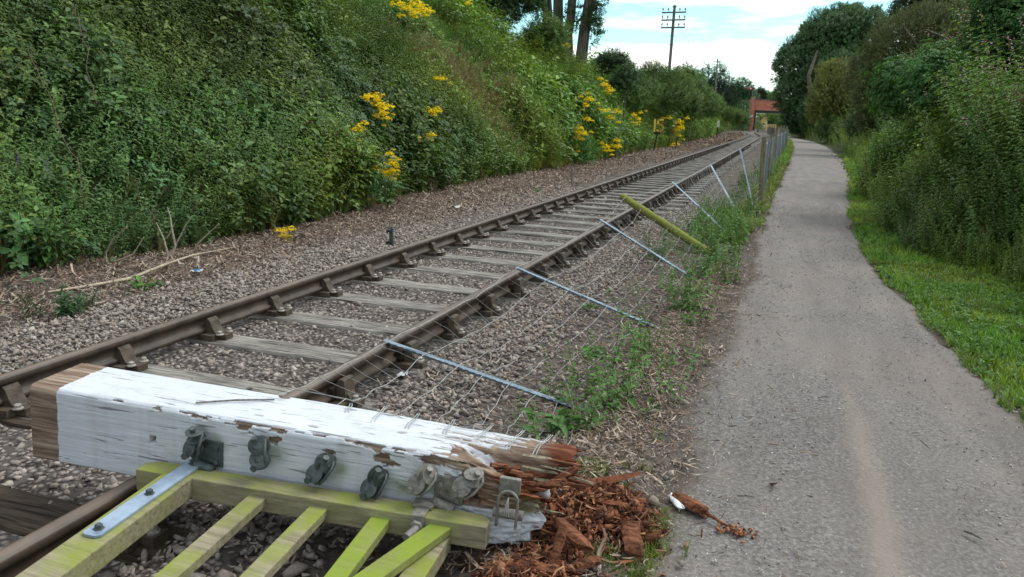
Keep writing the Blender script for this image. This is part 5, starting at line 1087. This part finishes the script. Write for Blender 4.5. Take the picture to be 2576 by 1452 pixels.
SH += [((1690, 203, 53, 28), (1664, 222, 54, 30), (1714, 226, 52, 32), (1690, 250, 51, 36), (1650, 248, 50, 30)), ((1742, 240, 62, 32), (1766, 252, 64, 28), (1728, 266, 60, 34), (1784, 268, 68, 24)), ((1603, 218, 47, 28), (1578, 238, 46, 30), (1628, 238, 48, 30), (1606, 255, 46, 28))]
SL = ['tall loose elder shrub before the left trunks on the embankment skyline', 'dark shrub right of the rightmost trunk on the skyline', 'shrub on the skyline left of the nearest telegraph pole', 'pale green shrub at the foot of the nearest telegraph pole', 'dark green round shrub below the skyline right of the trunks', 'light green bush above the white plated marker post', 'green bush beside the far curve of the track', 'leafy scrub in front of the foot of the nearest telegraph pole', 'leafy scrub right of the nearest telegraph pole above the black sign', 'leafy scrub on the bank above the figures 15 to their left']
for i, (bs, lab) in enumerate(zip(SH, SL)):
    bl = [blob(*q) for q in bs]; b0 = gbase(bl[0][0]); tree('shrub', lab, 'shrub', b0, [([b0, b0*.5+bl[0][0]*.5, bl[0][0]], .05, .015)], bl, TWG if i not in (1, 4) else TWC, 60, .9 if bs[0][2] < 60 else 1.2, (1.25, 1.12, .9) if i not in (1, 3, 4, 5) else ((1.4, 1.25, 1) if i in (3, 5) else (1, 1, 1)), 30+i, None, LEAF, .9, .2)
# bank scrub hiding the foot of the big tree
for i, (bs, lab) in enumerate(((((2010, 318, 122, 22), (2045, 322, 112, 24), (1988, 322, 128, 16), (2030, 305, 120, 20)), 'low green scrub at the foot of the large dark tree'), (((2085, 322, 84, 24), (2115, 330, 80, 24), (2070, 330, 86, 18)), 'low herbs with creamy plumes below the yellowish bush'), (((2165, 312, 56, 32), (2210, 305, 50, 38), (2250, 290, 46, 40)), 'dark green scrub below the olive hawthorn'))):
    bl = [blob(*q) for q in bs]; b0 = gbase(bl[0][0]); tree('shrub', lab, 'shrub', b0, [], bl, TWG if i != 2 else TWC, 60, .8, (1.0, .95, .9), 50+i, None, LEAF, .9, .2)
# distant conifers and trees
def conifer(px, top, bot, y, wpx, lab, seed):
    a, b = AY(px, top, y), AY(px, bot, y); d = np.linalg.norm(a-CAMP); h_ = a[2]-b[2]; wd = wpx/FP*d; bl = []
    for k in range(9):
        f_ = k/8; bl.append((b+(a-b)*(f_*.97), (wd*(1-f_)**.8*.55+.18, wd*(1-f_)**.8*.55+.18, h_*.08)))
    b0 = gbase(b); b0[2] = min(b0[2], b[2]); return tree('conifer', lab, 'tree', b0, [([b0, a], .2, .04)], bl, TWF, 7, 2.2, (1.0, 1.15, 1.2), seed, 'distant conifers behind the poles', LEAF, -.1, .3)
for i, (px, top, wpx, y) in enumerate(((1728, 165, 30, 150), (1745, 176, 26, 155), (1768, 168, 22, 160), (1783, 166, 22, 158), (1812, 160, 46, 165), (1798, 178, 30, 170), (1835, 185, 22, 172), (1712, 178, 24, 150))):
    conifer(px, top, 262, y, wpx, ['dark conifer just right of the nearest telegraph pole', 'short conifer second from the nearest telegraph pole', 'slim pointed conifer third from the nearest telegraph pole', 'slim conifer with bare top just left of the second pole', 'broad ragged conifer right behind the second pole', 'low dark conifer left behind the second pole', 'small conifer right of the second pole', 'small conifer just behind the nearest telegraph pole'][i], 60+i)
yb = 235; bl = [blob(*q) for q in ((1868, 228, yb, 24), (1850, 240, yb, 24), (1885, 245, yb, 20), (1860, 262, yb, 30), (1838, 262, yb, 24), (1820, 250, yb, 24))]; b0 = gbase(bl[3][0]); tree('broadleaf_tree', 'dark round tree left of the red semaphore arm', 'tree', b0, [([b0, bl[0][0]], .3, .1)], bl, TWC, 9, 2.2, (1, 1.05, 1.1), 75)
for i, (bs, lab, tp) in enumerate((((( 1912, 240, 300, 10), (1913, 230, 300, 5)), 'pointed dark tree rising above the bridge parapet', TWF), (((1930, 246, 320, 13), (1948, 247, 320, 12), (1922, 250, 320, 9)), 'pale rounded trees above the bridge parapet', TWG), (((1938, 300, 300, 14), (1955, 303, 300, 14), (1925, 292, 310, 10), (1905, 300, 300, 12), (1952, 290, 320, 14)), 'bright green trees seen through the bridge opening', TWG), (((1870, 270, 195, 14), (1862, 290, 190, 18), (1876, 300, 190, 12), (1870, 316, 185, 12)), 'dark scrub against the left end of the bridge', TWC), (((1990, 296, 190, 16), (1998, 270, 190, 18), (1988, 312, 150, 14)), 'dark scrub against the right end of the bridge', TWC), (((1908, 318, 175, 6), (1914, 320, 170, 6)), 'small bush on the bank under the bridge', TWG))):
    bl = [blob(*q) for q in bs]; b0 = gbase(bl[0][0]); tree('broadleaf_tree' if i < 3 else 'shrub', lab, 'tree' if i < 3 else 'shrub', b0, [([b0, bl[0][0]], .2, .06)], bl, tp, 14 if i < 3 else 9, 2.6 if i < 3 else 1.7, (1.7, 1.6, 1.2) if i in (1, 2) else (1, 1, 1), 80+i)

# ------------------------------------------------------------------ yellow ragwort on the bank
def head_mesh(k):
    r = np.random.default_rng(800+k); V, F = [], []
    for i in range(70):
        a = r.uniform(0, 6.28); q = math.sqrt(r.random()); p = np.array([math.cos(a)*q, math.sin(a)*q, r.uniform(-.15, .75)*(1-q*q)+r.normal(0, .10)]); nrm = np.array([p[0]*.8, p[1]*.8, 1])+r.normal(0, .3, 3); nrm /= np.linalg.norm(nrm); x = np.cross(nrm, [0, 1, .1]); x /= np.linalg.norm(x); y_ = np.cross(nrm, x); b = len(V); rr = r.uniform(.13, .21); V.append(p+nrm*.02)
        for j in range(10): rj = rr*(1 if j % 2 == 0 else .55); V.append(p+x*math.cos(j*.628)*rj+y_*math.sin(j*.628)*rj)
        F += [(b, b+1+j, b+1+(j+1) % 10) for j in range(10)]
    return np.array(V), np.array(F)
YC = np.array([.90, .64, .012]); HM = []
for k in range(3):
    V, F = head_mesh(k); o = fast('flower_head', V, F, FLOWER, col=np.tile(YC, (len(V), 1))*np.random.default_rng(k).uniform(.8, 1.1, (len(V), 1))); HM.append(o.data); bpy.data.objects.remove(o)
RAG = [([(925, 245, 22), (945, 242, 20), (952, 262, 26), (965, 275, 22), (978, 270, 20), (970, 300, 20), (962, 288, 16)], 'large ragwort with many yellow heads midway up the left bank'),
 ([(900, 328, 28)], 'single round yellow ragwort head below the largest clump'), ([(1078, 282, 22), (1095, 282, 22)], 'ragwort with flat yellow heads right of the largest clump'), ([(1102, 200, 20), (1115, 198, 14)], 'slim ragwort below the brown dry grass patch'),
 ([(1055, 347, 9), (1083, 338, 16), (1075, 348, 10)], 'thinly flowered ragwort low on the bank below the flat headed one'), ([(952, 390, 9), (980, 388, 16), (985, 412, 24), (993, 430, 20), (945, 427, 18), (975, 435, 24), (985, 450, 18)], 'bushy ragwort low on the bank above the bare cess'),
 ([(895, 480, 8), (925, 502, 9)], 'tiny yellow flowers at the bank foot left of the bushy ragwort'), ([(700, 580, 15), (712, 592, 17), (730, 577, 18), (718, 606, 16)], 'small ragwort alone on the leaf litter by the bank foot'),
 ([(1000, 10, 26), (1040, 14, 36), (1062, 26, 28), (1045, 36, 24), (1025, 22, 18)], 'bright ragwort at the very top of the left bank'), ([(1178, 9, 13)], 'lone yellow head under the hanging oak limb'), ([(1422, 117, 16)], 'lone yellow head in front of the embankment trunks'),
 ([(1478, 238, 15), (1482, 252, 19), (1476, 268, 14)], 'ragwort with stacked heads left in the upper far group'), ([(1508, 200, 13), (1522, 215, 17), (1532, 228, 19)], 'topmost ragwort of the far group near the speed sign'), ([(1500, 262, 14), (1520, 280, 14), (1535, 297, 17), (1553, 282, 18)], 'spreading ragwort in the middle of the far group'),
 ([(1476, 300, 15)], 'single yellow head low left in the far group'), ([(1455, 325, 19), (1462, 338, 19), (1450, 346, 15), (1458, 352, 15), (1440, 388, 15)], 'dense ragwort over a bright green bush beside the cess'), ([(1522, 370, 17), (1528, 380, 13)], 'low ragwort at the foot of the bank left of the speed sign'), ([(1550, 355, 15), (1553, 370, 17)], 'upright low ragwort nearest the speed sign on its left'),
 ([(1595, 290, 12), (1605, 301, 11), (1612, 285, 10), (1600, 313, 12)], 'small flowered ragwort just left of the figures 15'), ([(1682, 297, 13)], 'single ragwort head just right of the figures 15'), ([(1707, 310, 19), (1708, 323, 19), (1705, 342, 12)], 'ragwort growing over the black sign post'), ([(1700, 362, 15), (1690, 367, 13)], 'ragwort at the foot of the black sign post'),
 ([(1790, 252, 12), (1800, 263, 13), (1812, 250, 10), (1795, 271, 12), (1822, 290, 10), (1825, 275, 10), (1830, 310, 10)], 'distant ragwort spread above the white plated marker post')]
for i, (hs, lab) in enumerate(RAG):
    low = i in (6, 7, 16, 17, 21); ex_ = .45 if low else (1.05 if hit(hs[0][0], hs[0][1], .9)[1] < 20 else 2.0); P = [hit(px, py, ex_)+(CAMP-hit(px, py, ex_))*.022 for px, py, _ in hs]
    yfix = {5: 11.6, 7: 8.2, 15: hit(1450, 420, .1)[1]-.8, 16: 30.5, 17: 32.5}.get(i)
    if yfix: P = [AY(px, py, yfix) for px, py, _ in hs]
    if i in (20,): P = [AY(px, py, 51.6) for px, py, _ in hs]
    c = np.mean(P, 0); b0 = gbase((c[0]-.05, c[1]+.1, 0)); b0[2] = min(b0[2], c[2]-.3); T = thing('ragwort', lab, 'flower', b0, 0, 'yellow ragwort plants on the embankment'); h = PB(850+i); dist = np.linalg.norm(c-CAMP); sc_ = dist/16
    for p, (px, py, wpx) in zip(P, hs):
        q = p-b0; h.stem([(0, 0, 0), q*[.35, .35, .45], q], .006*max(1, sc_), np.array([.08, .12, .03]))
        for k in range(7):
            t_ = .25+.09*k; a = k*2.4; h.leaf(q*[t_, t_, t_], (math.cos(a), math.sin(a), .3), (0, 0, 1), .14*max(.7, min(1.3, sc_)), .05, np.array([.07, .14, .04]), .2, .4)
    V, F, C = h.get(); fast('stem', V, F, LEAF, T, col=C)
    for p, (px, py, wpx) in zip(P, hs):
        r = wpx/FP*np.linalg.norm(p-CAMP)*.85; o = lod('flower_head', HM[(px+py) % 3], T, p-b0, px*.7); o.scale = (r*.9, r*.9, r*.9)
        for q_ in range(2):
            e_ = _r*random.uniform(-1.5, 1.5)*r+_u*random.uniform(-1.4, .9)*r-_f*random.uniform(-.2, .4)*r; r2 = r*random.uniform(.35, .6)
            o = lod('flower_head', HM[(px+py+q_) % 3], T, p-b0+e_, px*.3+q_); o.scale = (r2, r2, r2)
b0 = hit(1450, 420, .1); bl = [(b0+[0, 0, .45], (.75, .75, .55)), (b0+[-.3, .3, .8], (.6, .6, .5))]; tree('herb_clump', 'bright green leafy clump spilling onto the cess below the dense ragwort', 'plant', gbase(b0), [], bl, TWG, 90, .55, (.9, 1.25, .8), 95, None, LEAF, .8, .2)

# ------------------------------------------------------------------ weeds, dead branch, litter
DOCK = [twig(600+k, 9, .22, .11, .45, np.array([.07, .15, .035]), True, .4) for k in range(3)]; BLU = [twig(610+k, 26, .3, .09, .25, np.array([.065, .115, .06]), True, .3) for k in range(2)]
WEED = [(1475, 1075, 'n', 7, .34, 'leafy weed clump where the wire meets the broken post end'), (1545, 1015, 'n', 5, .42, 'tall bright nettle at the foot of the nearest metal stake'), (1420, 1095, 'd', 6, .7, 'low green weeds against the broken end of the white gatepost'),
 (1618, 882, 'n', 6, .36, 'nettle clump halfway between the first and second metal stakes'), (1500, 885, 'd', 7, .55, 'flat green weed under the mesh between first and second stakes'), (1490, 770, 'd', 4, .5, 'small weed under the mesh close to the second stake'), (1725, 775, 'n', 9, .42, 'bushy nettle at the foot of the second metal stake'),
 (1840, 705, 'n', 6, .34, 'nettle leaning over the path edge near the second stake'), (1765, 690, 'n', 8, .40, 'nettle clump at the foot of the third stake'), (1650, 650, 'n', 8, .40, 'dark nettle under the mesh left of the mossy post'), (1800, 655, 'n', 10, .46, 'dense nettle at the foot of the mossy leaning post'), (1830, 580, 'n', 9, .42, 'weed clump at the foot of the fourth stake'),
 (1760, 580, 'n', 9, .45, 'weed clump behind the mossy leaning post'), (1690, 590, 'n', 6, .38, 'weed clump under the mossy leaning post'), (1880, 540, 'n', 9, .45, 'green weeds at the foot of the first standing post'), (1850, 500, 'n', 8, .55, 'weeds between the last leaning stake and the standing post'), (1870, 465, 'n', 9, .6, 'bright weeds behind the first standing post'),
 (1775, 900, 'd', 3, .35, 'tiny weed at the path edge below the second stake'), (1620, 1375, 'g', 12, .5, 'grass tuft just right of the crumb heap'), (1545, 1255, 'd', 4, .4, 'small weed between crumb heap and flat stone'), (1960, 470, 'g', 10, .9, 'grass tuft at the path edge beyond the standing post'),
 (165, 785, 'b', 7, .85, 'bluish green feathery weed on the cess at the left edge'), (230, 765, 'b', 3, .6, 'smaller bluish weed beside the feathery one on the cess'), (360, 722, 'd', 6, .7, 'green weed beneath the dead branch'), (1350, 480, 'd', 6, .5, 'low green weed on the bare cess far along'), (1290, 492, 'd', 5, .45, 'small green weed on the cess nearer than its neighbour'), (960, 510, 'd', 5, .8, 'pale yellowish leaved weed at the bank foot')]
for i, (px, py, kd, n, s_, lab) in enumerate(WEED):
    p = G(px, py, .03); b0 = gbase(p); r = np.random.default_rng(900+i); pr_ = {'n': NE, 'd': DOCK, 'b': BLU, 'g': GR}[kd]; sp = .06 if kd == 'n' else .05; sp *= max(1, p[1]/9); s_ *= {'n': 1.45, 'd': .95}.get(kd, 1.1); n = int(n*1.6)
    pos = np.stack([r.normal(0, sp, n), r.normal(0, sp, n), np.zeros(n)], -1); ax = np.stack([r.normal(0, .28, n), r.normal(0, .28, n), np.ones(n)], -1)
    if kd == 'g': s_ *= .35
    V, F, C = scatter(pr_, r.integers(0, len(pr_), n), pos, basis(ax, r.uniform(0, 6, n)), s_*r.uniform(.6, 1.25, n)*(1.0 if kd != 'n' else 1.0), r.uniform(.8, 1.3, (n, 1))*np.array([[1.05, 1.15, .9]]))
    o = fast('weed', V, F, LEAF, col=C); o.location = b0; tag(o, lab, 'weed', 'weeds growing around the fence and track')
sets = [undergrowth(1100, uni(1.45, 2.65), uni(8.5, 17), NE+DOCK+GR, .50, lambda x, y: (rng.integers(0, 11, len(x)), rng.uniform(.9, 1.5, (len(x), 1))*np.array([[1.1, 1.2, .9]])), lambda x, y: rng.random(len(x)) < sst(1.5, 2.2, x)*sst(.3, .6, vn(x*2, y*1.2, 0, 23))), undergrowth(210, uni(1.75, 2.55), uni(3.3, 9), NE+DOCK, .36, lambda x, y: (rng.integers(0, 8, len(x)), rng.uniform(.9, 1.4, (len(x), 1))*np.array([[1.1, 1.2, .9]])), lambda x, y: vn(x*2.2, y*1.6, 0, 25) > .52), undergrowth(700, uni(1.9, 3.4), uni(17, 60), NE+DOCK+GR, .55, lambda x, y: (rng.integers(0, 11, len(x)), rng.uniform(.9, 1.5, (len(x), 1))*np.array([[1.1, 1.2, .9]])), lambda x, y: np.abs(x-pl(y)+.45) < .35)]
V, F, C = join(*sets); tag(fast('undergrowth', V, F, LEAF, col=C), 'low weeds growing through the foot of the wire fence', 'undergrowth', kind='stuff')
V = G(262, 690, 0); b0 = gbase(V); T = thing('dead_branch', 'bare pale dead branch lying at the foot of the left bank', 'branch', b0); h = MB()
def bp_(pts, y=None): return [(G(a, b, .05) if y is None else AY(a, b, y))-b0 for a, b in pts]
h.tube(bp_(((120, 735), (235, 718), (330, 700), (420, 664), (485, 642), (590, 622))), [.010, .014, .015, .014, .010, .004], 6)
h.build('bough', TWIG, T)
for pts, y, r0 in ((((300, 700), (268, 665), (266, 635), (284, 602), (319, 571)), 6.1, .011), (((268, 668), (300, 655), (335, 640), (362, 597)), 6.1, .008), (((424, 663), (420, 630), (412, 600), (393, 560)), 6.6, .009), (((424, 663), (441, 618), (432, 575), (428, 545), (421, 522)), 6.65, .010), (((441, 618), (456, 590), (470, 562), (483, 546)), 6.7, .007), (((483, 642), (496, 615), (520, 592), (551, 563)), 6.9, .008), (((420, 600), (428, 585), (440, 560)), 6.6, .005)):
    P = bp_(pts, y); h = MB(); h.tube(P, [r0*1.5*(1-.6*i/(len(P)-1)) for i in range(len(P))], 5); h.build('side_twig', TWIG, T)
def scrap(px, py, size, col, lab, seed, name='paper_scrap'):
    r = np.random.default_rng(seed); n = 7; u = np.linspace(-.5, .5, n); A_, B_ = np.meshgrid(u, u); z = (fbm(A_*4+seed, B_*4, 0, seed, 3))*.45*size; p = G(px, py, .05); x = A_*size*r.uniform(.8, 1.1); y = B_*size*.7; ix = np.arange(n*n).reshape(n, n)
    q = np.stack([ix[:-1, :-1], ix[:-1, 1:], ix[1:, 1:], ix[1:, :-1]], -1).reshape(-1, 4); o = fast(name, np.stack([x, y, z], -1).reshape(-1, 3), q, PAPER, col=np.tile(np.array(col), (n*n, 1))); o.location = (p[0], p[1], GZ(p[0], p[1])+.03); o.rotation_euler = (0, 0, r.uniform(0, 6)); return tag(o, lab, 'litter')
PAPER = m_tone('paper', .7, .3, 30, .1)
scrap(1010, 922, .085, lin(214, 216, 222), 'crumpled white tissue lying beside the rail near the first stake', 3, 'tissue'); scrap(1145, 522, .16, lin(206, 200, 192), 'white paper scrap on the leaf litter left of the track', 4); o = scrap(495, 680, .11, lin(176, 186, 186), 'flattened pale and blue packet on the litter below the dead branch', 5, 'packet'); b = scrap(497, 681, .06, lin(30, 110, 170), '', 6, 'blue_patch')
b.location = (0, 0, .015); b.parent = o; del b['category']
scrap(1192, 1392, .035, lin(226, 226, 224), 'white paint flake on the ballast under the gate end', 7, 'paint_flake')
def twigbar(a, b, r, lab, mt=TWIG, za=.03, zb=.03): p, q = G(*a, za), G(*b, zb); return tag(MB().tube([p, p*.5+q*.5+[0, 0, .004], q], [r, r*1.1, r*.6], 5).build('twig', mt), lab, 'twig')
twigbar((1855, 1247), (1897, 1250), .004, 'dark thin twig on the path right of the brown billet', TELEW, .045, .045); twigbar((2426, 1335), (2471, 1356), .006, 'short brown stick on the right part of the path', TELEW, .05, .05); twigbar((2058, 1000), (2084, 998), .005, 'short dark stick in the middle of the path', TELEW, .05, .05)
p = G(1452, 1072, .05); q = AY(1426, 966, p[1]); tag(MB().tube([p, p*.5+q*.5, q], [.007, .007, .005], 6).build('dry_stalk', TWIG), 'pale dry stalk standing upright behind the broken post end', 'stalk')
twigbar((1690, 1160), (1757, 1180), .006, 'pale reed stem reaching onto the path above the billet', TWIG, .03, .04); twigbar((1640, 1290), (1560, 1300), .004, 'thin straw lying between crumb heap and path', TWIG, .03, .03)
# long bramble canes on the near bank
for i, (pts, lab) in enumerate(((((70, 120), (100, 210), (150, 330), (200, 440), (215, 560)), 'long reddish bramble cane near the left edge of the bank'), (((195, 20), (215, 120), (240, 260)), 'bramble cane high on the bank beside the left edge'), (((330, 440), (345, 500), (390, 560)), 'short bramble cane above the dead branch'))):
    P = [hit(a, b, .95)+(CAMP-hit(a, b, .95))*.02 for a, b in pts]; P = [P[int(q)]*(1-q%1)+P[min(int(q)+1, len(P)-1)]*(q%1)+rng.normal(0, .02, 3)+np.array([0, 0, .03*math.sin(q*2.2)]) for q in np.linspace(0, len(P)-1, 14)]; tag(MB().tube(P, [.0045]*len(P), 5).build('bramble_cane', m_metal('cane', lin(78, 52, 46), lin(104, 76, 62), .7)), lab, 'bramble')
GREENST = m_metal('thistle_stem', lin(54, 70, 40), lin(78, 92, 56), .8)
# purple thistle heads
for i, (px, py, lab) in enumerate(((46, 415, 'purple thistle flowers at the left edge of the bank'), (120, 438, 'purple thistle head right of the left edge flowers'))):
    p = hit(px, py, 1.0)+(CAMP-hit(px, py, 1.0))*.02; b0 = gbase(p); T = thing('thistle', lab, 'flower', b0); MB().tube([(0, 0, 0), tuple((p-b0)*.6+np.array([.03, 0, 0])), tuple(p-b0)], [.004, .003, .003], 5).build('stem', GREENST, T); V, F, C = SPK[0]; o = fast('flower_head', V*.6, F, FLOWER, T, col=C*np.array([.5, .45, 1.3])); o.location = p-b0
